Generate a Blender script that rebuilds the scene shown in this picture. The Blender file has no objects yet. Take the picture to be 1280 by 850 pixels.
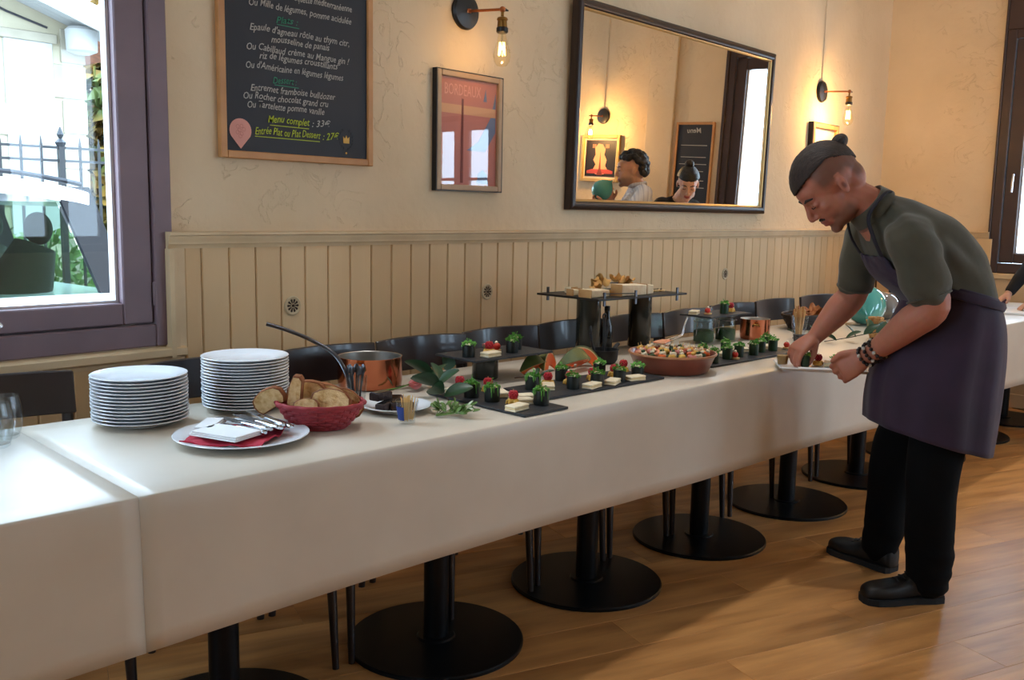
import bpy, bmesh, math, random
from mathutils import Vector, Matrix, noise

random.seed(7)
SC = bpy.context.scene
COL = SC.collection
PI = math.pi
WORK = bpy.data.scenes.new('workbench')      # scratch scene for growing meshes, removed at the end

# ------------------------------------------------------------------ camera
CAM_R = Vector((0.66462, -0.74696, 0.01885)).normalized()
cam_data = bpy.data.cameras.new('camera')
cam_data.sensor_width = 36.0
cam_data.lens = 36.0 * 1176.19 / 1280.0
cam_data.clip_start = 0.05
cam_data.clip_end = 200
cam = bpy.data.objects.new('camera', cam_data)
COL.objects.link(cam)
_pitch, _roll, _yaw = 0.13621, 0.01903, 0.84545
_f = Vector((math.sin(_yaw) * math.cos(_pitch), math.cos(_yaw) * math.cos(_pitch), -math.sin(_pitch)))
_r0 = Vector((math.cos(_yaw), -math.sin(_yaw), 0))
_u0 = _r0.cross(_f)
_r = _r0 * math.cos(_roll) + _u0 * math.sin(_roll)
_u = -_r0 * math.sin(_roll) + _u0 * math.cos(_roll)
cam.matrix_world = Matrix(((_r.x, _u.x, -_f.x, 0.0), (_r.y, _u.y, -_f.y, 0.0), (_r.z, _u.z, -_f.z, 1.3077), (0, 0, 0, 1)))
SC.camera = cam

# ------------------------------------------------------------------ sky and exposure
world = bpy.data.worlds.new('overcast_sky')
SC.world = world
world.use_nodes = True
_bg = world.node_tree.nodes['Background']
_bg.inputs['Color'].default_value = (0.58, 0.79, 1.0, 1)
_bg.inputs['Strength'].default_value = 2.8
SC.view_settings.view_transform = 'Standard'
SC.view_settings.look = 'None'
SC.view_settings.exposure = 2.4
SC.view_settings.gamma = 1.0
SC.view_settings.use_curve_mapping = False
SC.cycles.max_bounces = 10
SC.cycles.diffuse_bounces = 5
SC.cycles.transparent_max_bounces = 16
SC.cycles.caustics_reflective = False
SC.cycles.caustics_refractive = False
SC.cycles.sample_clamp_indirect = 6.0

# daylight portals in the window openings, seen and added (they only guide the sky light)
def portal(loc, size, direction):
    l = bpy.data.lights.new('window_portal', 'AREA')
    l.shape = 'RECTANGLE'
    l.size, l.size_y = size
    l.cycles.is_portal = True
    o = bpy.data.objects.new('window_portal', l)
    o.location = loc
    o.rotation_euler = Vector(direction).to_track_quat('-Z', 'Y').to_euler()
    COL.objects.link(o)
portal((0.835, 2.93, 1.91), (1.21, 2.05), (0, -1, 0))
portal((-1.55, 2.93, 1.91), (1.30, 2.05), (0, -1, 0))
portal((7.46, 1.61, 1.75), (0.62, 1.75), (-1, 0, 0))
portal((-2.82, 1.975, 1.91), (1.05, 2.05), (1, 0, 0))
portal((5.95, -3.66, 1.85), (1.5, 2.0), (0, 1, 0))
portal((3.75, -3.66, 1.85), (1.1, 2.0), (0, 1, 0))
portal((7.46, -1.80, 1.25), (1.1, 2.1), (-1, 0, 0))

# ------------------------------------------------------------------ materials
def lin(c):
    return tuple(((v / 255) / 12.92 if v / 255 <= 0.04045 else ((v / 255 + 0.055) / 1.055) ** 2.4) for v in c) + (1.0,)

MATS = {}
def M(name, rgb, rough=0.5, metal=0.0, rgb2=None, scale=8.0, detail=4.0, bump=0.0, bscale=60.0, stretch=None,
      coat=0.0, emit=None, estr=0.0, sss=0.0, rnd=0.0, spec=0.5, lo=0.35, hi=0.65, sheen=0.0, alpha=1.0, trans=0.0, ior=1.45):
    """principled material; rgb2 mixes in by noise, rnd varies value per object, bump is fine relief."""
    m = bpy.data.materials.new(name)
    m.use_nodes = True
    nt = m.node_tree
    b = nt.nodes['Principled BSDF']
    b.inputs['Base Color'].default_value = lin(rgb)
    b.inputs['Roughness'].default_value = rough
    b.inputs['Metallic'].default_value = metal
    b.inputs['Specular IOR Level'].default_value = spec
    b.inputs['Coat Weight'].default_value = coat
    b.inputs['Coat Roughness'].default_value = 0.08
    b.inputs['IOR'].default_value = ior
    b.inputs['Transmission Weight'].default_value = trans
    b.inputs['Sheen Weight'].default_value = sheen
    if sss:
        b.inputs['Subsurface Weight'].default_value = sss
        b.inputs['Subsurface Radius'].default_value = (0.012, 0.005, 0.003)
        b.inputs['Subsurface Scale'].default_value = 1.0
    if emit:
        b.inputs['Emission Color'].default_value = lin(emit)
        b.inputs['Emission Strength'].default_value = estr
    src = None
    if rgb2 or bump:
        tc = nt.nodes.new('ShaderNodeTexCoord')
        mp = nt.nodes.new('ShaderNodeMapping')
        nt.links.new(tc.outputs['Object'], mp.inputs['Vector'])
        if stretch:
            mp.inputs['Scale'].default_value = stretch
        if rnd:
            oi = nt.nodes.new('ShaderNodeObjectInfo')
            cb = nt.nodes.new('ShaderNodeVectorMath'); cb.operation = 'SCALE'
            cb.inputs[0].default_value = (7.3, 3.1, 5.7)
            nt.links.new(oi.outputs['Random'], cb.inputs['Scale'])
            nt.links.new(cb.outputs[0], mp.inputs['Location'])
        src = mp.outputs['Vector']
    col = None
    if rgb2:
        n = nt.nodes.new('ShaderNodeTexNoise')
        n.inputs['Scale'].default_value = scale
        n.inputs['Detail'].default_value = detail
        nt.links.new(src, n.inputs['Vector'])
        r = nt.nodes.new('ShaderNodeValToRGB')
        r.color_ramp.elements[0].position = lo
        r.color_ramp.elements[1].position = hi
        r.color_ramp.elements[0].color = lin(rgb)
        r.color_ramp.elements[1].color = lin(rgb2)
        nt.links.new(n.outputs['Fac'], r.inputs['Fac'])
        col = r.outputs['Color']
    if rnd:
        oi2 = nt.nodes.new('ShaderNodeObjectInfo')
        mr = nt.nodes.new('ShaderNodeMapRange')
        mr.inputs['To Min'].default_value = 1 - rnd
        mr.inputs['To Max'].default_value = 1 + rnd
        nt.links.new(oi2.outputs['Random'], mr.inputs['Value'])
        hs = nt.nodes.new('ShaderNodeHueSaturation')
        hs.inputs['Color'].default_value = lin(rgb)
        nt.links.new(mr.outputs['Result'], hs.inputs['Value'])
        if col: nt.links.new(col, hs.inputs['Color'])
        col = hs.outputs['Color']
    if col: nt.links.new(col, b.inputs['Base Color'])
    if bump:
        n2 = nt.nodes.new('ShaderNodeTexNoise')
        n2.inputs['Scale'].default_value = bscale
        n2.inputs['Detail'].default_value = 5
        nt.links.new(src, n2.inputs['Vector'])
        bp = nt.nodes.new('ShaderNodeBump')
        bp.inputs['Strength'].default_value = min(1.0, bump)
        bp.inputs['Distance'].default_value = 0.01
        nt.links.new(n2.outputs['Fac'], bp.inputs['Height'])
        nt.links.new(bp.outputs['Normal'], b.inputs['Normal'])
    MATS[name] = m
    return m

def glass_mat(name, tint=(1, 1, 1, 1), gloss=0.03, ior=1.45, rmin=0.0):
    """thin clear glass: lets light straight through, mirrors by Fresnel."""
    m = bpy.data.materials.new(name)
    m.use_nodes = True
    nt = m.node_tree
    nt.nodes.clear()
    out = nt.nodes.new('ShaderNodeOutputMaterial')
    mix = nt.nodes.new('ShaderNodeMixShader')
    tr = nt.nodes.new('ShaderNodeBsdfTransparent'); tr.inputs['Color'].default_value = tint
    gl = nt.nodes.new('ShaderNodeBsdfGlossy'); gl.inputs['Roughness'].default_value = gloss
    fr = nt.nodes.new('ShaderNodeFresnel'); fr.inputs['IOR'].default_value = ior
    ad = nt.nodes.new('ShaderNodeMath'); ad.operation = 'ADD'; ad.use_clamp = True; ad.inputs[1].default_value = rmin
    ge = nt.nodes.new('ShaderNodeNewGeometry')
    fl = nt.nodes.new('ShaderNodeMath'); fl.operation = 'SUBTRACT'; fl.inputs[0].default_value = 1.0
    nt.links.new(ge.outputs['Backfacing'], fl.inputs[1])
    mu = nt.nodes.new('ShaderNodeMath'); mu.operation = 'MULTIPLY'
    nt.links.new(fr.outputs[0], ad.inputs[0])
    nt.links.new(ad.outputs[0], mu.inputs[0]); nt.links.new(fl.outputs[0], mu.inputs[1])
    nt.links.new(mu.outputs[0], mix.inputs[0])
    nt.links.new(tr.outputs[0], mix.inputs[1]); nt.links.new(gl.outputs[0], mix.inputs[2])
    nt.links.new(mix.outputs[0], out.inputs[0])
    MATS[name] = m
    return m

def wall_mat(name, rgb, rgb2):
    """hand-trowelled plaster: soft tone patches, thin scratches, low relief."""
    m = M(name, rgb, 0.85, rgb2=rgb2, scale=1.7, detail=5, spec=0.2)
    nt = m.node_tree
    b = nt.nodes['Principled BSDF']
    tc = nt.nodes.new('ShaderNodeTexCoord')
    n1 = nt.nodes.new('ShaderNodeTexNoise'); n1.inputs['Scale'].default_value = 5.5; n1.inputs['Detail'].default_value = 6
    n1.inputs['Distortion'].default_value = 1.6
    v = nt.nodes.new('ShaderNodeTexMusgrave') if hasattr(bpy.types, 'ShaderNodeTexMusgrave') else nt.nodes.new('ShaderNodeTexNoise')
    v.inputs['Scale'].default_value = 22; v.inputs['Detail'].default_value = 4
    r = nt.nodes.new('ShaderNodeValToRGB')
    r.color_ramp.elements[0].position = 0.485; r.color_ramp.elements[1].position = 0.5
    e = r.color_ramp.elements.new(0.515)
    r.color_ramp.elements[0].color = (0, 0, 0, 1); r.color_ramp.elements[1].color = (1, 1, 1, 1); e.color = (0, 0, 0, 1)
    nt.links.new(tc.outputs['Object'], n1.inputs['Vector']); nt.links.new(tc.outputs['Object'], v.inputs['Vector'])
    nt.links.new(n1.outputs['Fac'], r.inputs['Fac'])
    mul = nt.nodes.new('ShaderNodeMath'); mul.operation = 'MULTIPLY'
    big = nt.nodes.new('ShaderNodeTexNoise'); big.inputs['Scale'].default_value = 3.1
    nt.links.new(tc.outputs['Object'], big.inputs['Vector'])
    thr = nt.nodes.new('ShaderNodeMath'); thr.operation = 'GREATER_THAN'; thr.inputs[1].default_value = 0.52
    nt.links.new(big.outputs['Fac'], thr.inputs[0])
    nt.links.new(r.outputs['Color'], mul.inputs[0]); nt.links.new(thr.outputs[0], mul.inputs[1])
    sub = nt.nodes.new('ShaderNodeMath'); sub.operation = 'SUBTRACT'
    nt.links.new(v.outputs[0], sub.inputs[0]); nt.links.new(mul.outputs[0], sub.inputs[1])
    bp = nt.nodes.new('ShaderNodeBump'); bp.inputs['Strength'].default_value = 0.5; bp.inputs['Distance'].default_value = 0.008
    nt.links.new(sub.outputs[0], bp.inputs['Height'])
    nt.links.new(bp.outputs['Normal'], b.inputs['Normal'])
    return m

# ------------------------------------------------------------------ mesh helpers
class MB:
    """collects faces, builds ONE mesh."""
    def __init__(self):
        self.v = []; self.f = []
    def add(self, vs, fs):
        o = len(self.v)
        self.v += [Vector(p) for p in vs]
        self.f += [tuple(i + o for i in f) for f in fs]
        return self
    def box(self, a, b):
        x0, y0, z0 = a; x1, y1, z1 = b
        return self.add([(x0, y0, z0), (x1, y0, z0), (x1, y1, z0), (x0, y1, z0), (x0, y0, z1), (x1, y0, z1), (x1, y1, z1), (x0, y1, z1)],
                        [(0, 3, 2, 1), (4, 5, 6, 7), (0, 1, 5, 4), (1, 2, 6, 5), (2, 3, 7, 6), (3, 0, 4, 7)])
    def rings(self, rings, caps=True, closed=True):
        n = len(rings[0]); vs = [p for r in rings for p in r]; fs = []
        for i in range(len(rings) - 1):
            for j in range(n if closed else n - 1):
                k = (j + 1) % n
                fs.append((i * n + j, i * n + k, (i + 1) * n + k, (i + 1) * n + j))
        if caps:
            fs.append(tuple(range(n - 1, -1, -1)))
            fs.append(tuple((len(rings) - 1) * n + j for j in range(n)))
        return self.add(vs, fs)
    def lathe(self, prof, seg=24, c=(0, 0, 0), caps=True):
        c = Vector(c)
        return self.rings([[c + Vector((r * math.cos(2 * PI * j / seg), r * math.sin(2 * PI * j / seg), z)) for j in range(seg)] for r, z in prof], caps)
    def tube(self, pts, rad, seg=8, caps=True, flat=1.0):
        pts = [Vector(p) for p in pts]
        if not hasattr(rad, '__len__'): rad = [rad] * len(pts)
        rs = []; up = None
        for i, p in enumerate(pts):
            t = (pts[min(i + 1, len(pts) - 1)] - pts[max(i - 1, 0)]).normalized()
            if up is None:
                up = Vector((0, 0, 1)) if abs(t.z) < 0.9 else Vector((1, 0, 0))
            a = t.cross(up).normalized(); b = a.cross(t).normalized(); up = b
            rs.append([p + rad[i] * (math.cos(2 * PI * j / seg) * a + flat * math.sin(2 * PI * j / seg) * b) for j in range(seg)])
        return self.rings(rs, caps)
    def prism(self, poly, z0, z1):
        n = len(poly)
        return self.add([(x, y, z0) for x, y in poly] + [(x, y, z1) for x, y in poly],
                        [tuple(range(n - 1, -1, -1)), tuple(range(n, 2 * n))] + [(i, (i + 1) % n, n + (i + 1) % n, n + i) for i in range(n)])
    def ellipsoid(self, c, r, seg=16, ring=10, rot=None):
        c = Vector(c); vs = []; rs = []
        for i in range(ring + 1):
            t = PI * i / ring
            rr = []
            for j in range(seg):
                a = 2 * PI * j / seg
                st = max(math.sin(t), 1e-3)
                p = Vector((r[0] * st * math.cos(a), r[1] * st * math.sin(a), -r[2] * math.cos(t)))
                if rot is not None: p = rot @ p
                rr.append(c + p)
            rs.append(rr)
        return self.rings(rs, True)
    def xf(self, m, start=0):
        for i in range(start, len(self.v)): self.v[i] = m @ self.v[i]
        return self
    def mesh(self, name, smooth=None, bevel=0.0, bseg=1):
        me = bpy.data.meshes.new(name)
        me.from_pydata([tuple(p) for p in self.v], [], self.f)
        if bevel:
            bm = bmesh.new(); bm.from_mesh(me)
            bmesh.ops.remove_doubles(bm, verts=bm.verts, dist=1e-6)
            es = [e for e in bm.edges if len(e.link_faces) == 2 and e.calc_face_angle(0) > 0.6]
            bmesh.ops.bevel(bm, geom=es, offset=bevel, segments=bseg, profile=0.5, affect='EDGES', clamp_overlap=True)
            bm.to_mesh(me); bm.free()
        me.validate(); me.update()
        if smooth is not None:
            me.polygons.foreach_set('use_smooth', [True] * len(me.polygons))
            me.set_sharp_from_angle(angle=math.radians(smooth))
        return me
    def build(self, name, mat, parent=None, smooth=None, bevel=0.0, bseg=1, loc=None, rotz=0.0):
        me = self.mesh(name, smooth, bevel, bseg)
        return obj(name, me, mat, parent, loc, rotz)

def obj(name, me, mat=None, parent=None, loc=None, rotz=0.0):
    if mat is not None and not me.materials:
        me.materials.append(MATS[mat] if isinstance(mat, str) else mat)
    o = bpy.data.objects.new(name, me)
    COL.objects.link(o)
    if parent is not None: o.parent = parent
    if loc is not None: o.location = loc
    if rotz: o.rotation_euler = (0, 0, rotz)
    return o

def tag(o, label, cat, group=None):
    o['label'] = label; o['category'] = cat
    if group: o['group'] = group
    return o
def struct(o):
    o['kind'] = 'structure'; return o
def thing(name, label, cat, loc=(0, 0, 0), rotz=0.0, group=None):
    o = bpy.data.objects.new(name, None)
    o.empty_display_size = 0.05
    COL.objects.link(o); o.location = loc; o.rotation_euler = (0, 0, rotz)
    return tag(o, label, cat, group)
def dup(root, loc, rotz=0.0, label=None, group=None):
    r = root.copy(); COL.objects.link(r); r.location = loc; r.rotation_euler = (root.rotation_euler.x, root.rotation_euler.y, rotz)
    if label: r['label'] = label
    if group: r['group'] = group
    for ch in list(root.children):
        c = ch.copy(); COL.objects.link(c); c.parent = r
        for g in list(ch.children):
            d = g.copy(); COL.objects.link(d); d.parent = c
    return r
def quick_box(name, a, b, mat, parent=None, bevel=0.0, smooth=None):
    c = [(a[i] + b[i]) / 2 for i in range(3)]
    return MB().box([a[i] - c[i] for i in range(3)], [b[i] - c[i] for i in range(3)]).build(name, mat, parent, smooth, bevel, loc=c)
def catmull(pts, n=6):
    """smooth curve through tuples of any length."""
    P = [tuple(p) for p in pts]; out = []
    for i in range(len(P) - 1):
        p0 = P[max(i - 1, 0)]; p1 = P[i]; p2 = P[i + 1]; p3 = P[min(i + 2, len(P) - 1)]
        for k in range(n):
            t = k / n
            out.append(tuple(0.5 * ((2 * b) + (-a + c) * t + (2 * a - 5 * b + 4 * c - d) * t * t + (-a + 3 * b - 3 * c + d) * t ** 3) for a, b, c, d in zip(p0, p1, p2, p3)))
    out.append(P[-1]); return out

# the row of tables stands a few degrees off the wall's direction: (s, n) run along and across the row
DEL = -0.07071
DV = Vector((math.cos(DEL), math.sin(DEL), 0)); NV = Vector((-math.sin(DEL), math.cos(DEL), 0))
def TP(s, n, z=0.0):
    p = DV * s + NV * n
    return Vector((p.x, p.y, z))
TOP = 0.753                       # paper surface on the tables
W = 2.72                          # inner face of the long wall
XE = 7.236                        # inner face of the end wall
# ------------------------------------------------------------------ surface materials
wall_mat('plaster', (221, 200, 169), (211, 189, 157))
M('wainscot', (219, 188, 144), 0.55, rgb2=(209, 176, 131), scale=3, rnd=0.05, bump=0.08, bscale=40, stretch=(1, 1, 0.15))
M('trim_paint', (216, 192, 154), 0.5, rgb2=(202, 176, 138), scale=6)
M('ceiling_paint', (238, 234, 224), 0.9)
M('brown_frame', (122, 100, 107), 0.45, rgb2=(112, 92, 99), scale=5, bump=0.05, bscale=30)
M('brown_frame_end', (64, 44, 36), 0.45, rgb2=(56, 38, 31), scale=5)
M('white_spacer', (205, 200, 200), 0.4)
M('chrome', (200, 200, 205), 0.2, 1.0)
glass_mat('window_glass', gloss=0.0)
glass_mat('picture_glass', gloss=0.01, ior=1.5, rmin=0.03)
glass_mat('clear_glass', tint=(0.93, 0.95, 0.96, 1), gloss=0.01, ior=1.5, rmin=0.03)
M('mirror_silver', (235, 232, 225), 0.0, 1.0)

def floor_mat():
    m = M('oak_laminate', (212, 152, 90), 0.36, rgb2=(158, 106, 58), scale=1.6, detail=8, stretch=(1.2, 9, 1), rnd=0.10, spec=0.45, lo=0.3, hi=0.72, bump=0.12, bscale=7)
    return m
floor_mat()
M('floor_joint', (70, 45, 28), 0.6)

def wall_with_holes(name, u0, u1, z0, z1, holes, place, thick, mat):
    """one connected wall slab with rectangular openings; place(u, d, z) -> point, d is depth into the wall."""
    us = sorted({u0, u1, *[h[0] for h in holes], *[h[1] for h in holes]})
    zs = sorted({z0, z1, *[h[2] for h in holes], *[h[3] for h in holes]})
    idx = {}; vs = []; fs = []
    def vid(u, d, z):
        k = (round(u, 5), d, round(z, 5))
        if k not in idx:
            idx[k] = len(vs); vs.append(place(u, d, z))
        return idx[k]
    def solid(i, j):
        if i < 0 or j < 0 or i >= len(us) - 1 or j >= len(zs) - 1: return False
        cu, cz = (us[i] + us[i + 1]) / 2, (zs[j] + zs[j + 1]) / 2
        return not any(h[0] < cu < h[1] and h[2] < cz < h[3] for h in holes)
    for i in range(len(us) - 1):
        for j in range(len(zs) - 1):
            if not solid(i, j): continue
            a, b, c, d = us[i], us[i + 1], zs[j], zs[j + 1]
            fs.append((vid(a, 0, c), vid(b, 0, c), vid(b, 0, d), vid(a, 0, d)))
            fs.append((vid(a, thick, d), vid(b, thick, d), vid(b, thick, c), vid(a, thick, c)))
            if not solid(i - 1, j): fs.append((vid(a, 0, d), vid(a, thick, d), vid(a, thick, c), vid(a, 0, c)))
            if not solid(i + 1, j): fs.append((vid(b, 0, c), vid(b, thick, c), vid(b, thick, d), vid(b, 0, d)))
            if not solid(i, j - 1): fs.append((vid(a, 0, c), vid(a, thick, c), vid(b, thick, c), vid(b, 0, c)))
            if not solid(i, j + 1): fs.append((vid(b, 0, d), vid(b, thick, d), vid(a, thick, d), vid(a, 0, d)))
    mb = MB().add(vs, fs)
    me = mb.mesh(name)
    bm = bmesh.new(); bm.from_mesh(me); bmesh.ops.recalc_face_normals(bm, faces=bm.faces); bm.to_mesh(me); bm.free()
    return struct(obj(name, me, mat))

X0, Y0, ZC = -2.6, -3.4, 3.25
wall_back = wall_with_holes('wall_back', X0 - 0.3, XE + 0.3, -0.1, ZC, [(0.23, 1.44, 0.875, 2.94), (-2.2, -0.9, 0.875, 2.94)], lambda u, d, z: (u, W + d, z), 0.28, 'plaster')
wall_right = wall_with_holes('wall_right', Y0, W, -0.1, ZC, [(1.30, 1.92, 0.94, 2.60), (-2.36, -1.24, 0.0, 2.3)], lambda u, d, z: (XE + d, u, z), 0.28, 'plaster')
wall_front = wall_with_holes('wall_front', X0 - 0.3, XE + 0.3, -0.1, ZC, [(3.2, 4.3, 0.85, 2.85), (5.2, 6.7, 0.85, 2.85)], lambda u, d, z: (u, Y0 - d, z), 0.28, 'plaster')
wall_left = wall_with_holes('wall_left', Y0, W, -0.1, ZC, [(1.45, 2.5, 0.875, 2.94)], lambda u, d, z: (X0 - d, u, z), 0.28, 'plaster')
struct(MB().box((X0 - 0.3, Y0 - 0.3, ZC), (XE + 0.3, W + 0.3, ZC + 0.2)).build('ceiling', 'ceiling_paint'))

# floor: laminate boards laid at an angle to the walls, each board its own piece on the slab
floor = struct(MB().box((X0 - 0.3, Y0 - 0.3, -0.15), (XE + 0.3, W + 0.28, -0.011)).build('floor', 'floor_joint'))
PW, PL, PA = 0.185, 1.32, math.radians(-22.4)
plank_me = MB().box((-PL / 2 + 0.0004, -PW / 2 + 0.0004, -0.01), (PL / 2 - 0.0004, PW / 2 - 0.0004, 0)).mesh('floor_plank', bevel=0.0007)
ca, sa = math.cos(PA), math.sin(PA)
ox, oy = 2.32, 1.495
cand = []
for j in range(-45, 46):
    off = ((j * 0.437) % 1.0) * PL
    for i in range(-9, 10):
        lx, ly = (i + 0.5) * PL + off, (j + 0.5) * PW
        x, y = ox + lx * ca - ly * sa, oy + lx * sa + ly * ca
        ex, ey = abs(ca) * PL / 2 + 0.03, abs(sa) * PL / 2 + 0.08
        if X0 - 0.1 < x < XE + 0.1 and Y0 - 0.1 < y < W + 0.1: cand.append((math.hypot(x - 3.0, y - 1.2), x, y))
cand.sort()
for k, (_, x, y) in enumerate(cand[:300]):
    obj('floor_plank', plank_me, 'oak_laminate', floor, (x, y, 0), PA)
if len(cand) > 300:
    mb = MB()
    for _, x, y in cand[300:]:
        s = len(mb.v); mb.box((-PL / 2 + 0.0008, -PW / 2 + 0.0008, -0.01), (PL / 2 - 0.0008, PW / 2 - 0.0008, 0))
        mb.xf(Matrix.Translation((x, y, 0)) @ Matrix.Rotation(PA, 4, 'Z'), s)
    o = mb.build('far_floor_planks', 'oak_laminate', floor); o['kind'] = 'stuff'

# wainscot of tongue-and-groove boards
def wains_plank(w, h):
    mb = MB().add([(-w / 2 + 0.001, 0.02, 0), (-w / 2 + 0.001, 0.004, 0), (-w / 2 + 0.005, 0, 0), (w / 2 - 0.005, 0, 0), (w / 2 - 0.001, 0.004, 0), (w / 2 - 0.001, 0.02, 0),
                   (-w / 2 + 0.001, 0.02, h), (-w / 2 + 0.001, 0.004, h), (-w / 2 + 0.005, 0, h), (w / 2 - 0.005, 0, h), (w / 2 - 0.001, 0.004, h), (w / 2 - 0.001, 0.02, h)],
                  [(0, 1, 7, 6), (1, 2, 8, 7), (2, 3, 9, 8), (3, 4, 10, 9), (4, 5, 11, 10), (6, 7, 8, 9, 10, 11), (5, 4, 3, 2, 1, 0), (5, 0, 6, 11)])
    return mb.mesh('wainscot_board')
BW = 0.0984; ZB, ZW = 0.10, 1.176
wp = wains_plank(BW, ZW - ZB)
x = 1.763 - 2 * BW
obj('wainscot_board', wains_plank(x - 1.507, ZW - ZB), 'wainscot', wall_back, ((x + 1.507) / 2, W - 0.0205, ZB))
while x < XE - 0.06:
    w = min(BW, XE - 0.022 - x)
    obj('wainscot_board', wp if w == BW else wains_plank(w, ZW - ZB), 'wainscot', wall_back, (x + w / 2, W - 0.0205, ZB)); x += BW
y = W - 0.03
while y > 1.96:
    o = obj('wainscot_board', wp, 'wainscot', wall_right, (XE - 0.0205, y - BW / 2, ZB), -PI / 2); y -= BW
# boards under the left window
x = 1.507 - 0.06
under = wains_plank(BW, 0.83 - ZB)
x -= BW
while x > -0.4:
    obj('wainscot_board', under, 'wainscot', wall_back, (x + BW / 2, W - 0.0205, ZB)); x -= BW
# backing strip so the grooves read dark
M('groove', (96, 78, 56), 0.8)
struct(quick_box('trim_1', (1.46, W - 0.0035, ZB), (XE - 0.001, W - 0.0005, ZW), 'groove'))
struct(quick_box('trim_2', (XE - 0.0035, 1.95, ZB), (XE - 0.0005, W - 0.004, ZW), 'groove'))
struct(quick_box('trim_3', (-0.4, W - 0.0035, ZB), (1.458, W - 0.0005, 0.83), 'groove'))

def rail(name, pa, pb, inward, z=1.174, mitre0=0.0):
    """moulded dado rail between two wall points; profile is (out, height)."""
    prof = [(0, 0), (0.024, 0), (0.026, 0.010), (0.031, 0.014), (0.031, 0.022), (0.036, 0.030), (0.036, 0.038), (0.044, 0.042), (0.044, 0.049), (0.0, 0.052)]
    pa, pb, n = Vector(pa), Vector(pb), Vector(inward)
    return struct(MB().rings([[p + n * a + Vector((0, 0, z + b)) for a, b in prof] for p in (pa, pb)]).build(name, 'trim_paint', smooth=50))
rail('trim_4', (1.452, W, 0), (XE - 0.002, W, 0), (0, -1, 0))
rail('trim_5', (XE, W - 0.03, 0), (XE, 1.925, 0), (-1, 0, 0))
# vertical edge moulding beside the window, in three steps
mb = MB().rings([[(1.449, W, z), (1.449, W - 0.040, z), (1.462, W - 0.042, z), (1.466, W - 0.034, z), (1.480, W - 0.034, z), (1.484, W - 0.026, z), (1.507, W - 0.024, z), (1.507, W, z)] for z in (0.84, 1.174)])
struct(mb.build('trim_6', 'trim_paint', smooth=50))
struct(quick_box('baseboard_back', (X0, W - 0.024, 0.0), (XE, W - 0.0005, 0.10), 'trim_paint', bevel=0.004))
struct(quick_box('baseboard_right', (XE - 0.024, -1.24, 0.0), (XE - 0.0005, W - 0.025, 0.10), 'trim_paint', bevel=0.004))
# window sill of the left window, with worn nose
sill = MB().rings([[(u, W + 0.2, 0.872), (u, W - 0.032, 0.872), (u, W - 0.040, 0.866), (u, W - 0.040, 0.846), (u, W - 0.034, 0.842), (u, W - 0.026, 0.838), (u, W - 0.024, 0.826), (u, W, 0.826), (u, W + 0.2, 0.826)] for u in (-0.40, 1.50)])
struct(sill.build('trim_7', 'trim_paint', smooth=50))
struct(quick_box('trim_8', (XE - 0.04, 1.25, 0.90), (XE + 0.10, 1.97, 0.938), 'trim_paint', bevel=0.005))
struct(quick_box('trim_9', (XE - 0.016, 1.25, 0.0), (XE - 0.0005, 1.95, 0.898), 'trim_paint'))

# rosette vents in the boards
M('vent_paint', (196, 176, 142), 0.5)
M('vent_dark', (58, 44, 34), 0.9)
def rosette(xc, zc, label):
    t = thing('rosette_vent', label, 'vent', (xc, W - 0.0208, zc), group='rosette vents in the wainscot')
    rot = Matrix.Rotation(PI / 2, 4, 'X')
    MB().lathe([(0.0, 0.0), (0.033, 0.0), (0.034, 0.003), (0.030, 0.006), (0.026, 0.004), (0.0, 0.004)], 28).xf(rot).build('plate', 'vent_paint', t, smooth=40)
    for k in range(10):
        a = 2 * PI * k / 10
        mb = MB().prism([(0.0075, -0.0014), (0.021, -0.0042), (0.0235, 0.0), (0.021, 0.0042), (0.0075, 0.0014)], 0.0035, 0.0048)
        mb.xf(rot @ Matrix.Rotation(a, 4, 'Z')).build('slot', 'vent_dark', t)
    MB().lathe([(0.005, 0.003), (0.005, 0.007), (0.002, 0.008)], 12).xf(rot).build('button', 'vent_dark', t, smooth=40)
rosette(1.904, 0.972, 'round rosette vent in the boards nearest the left window')
rosette(2.879, 0.970, 'round rosette vent in the boards behind the low black stand')
rosette(4.889, 0.971, 'round rosette vent in the boards under the right end of the mirror')

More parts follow.
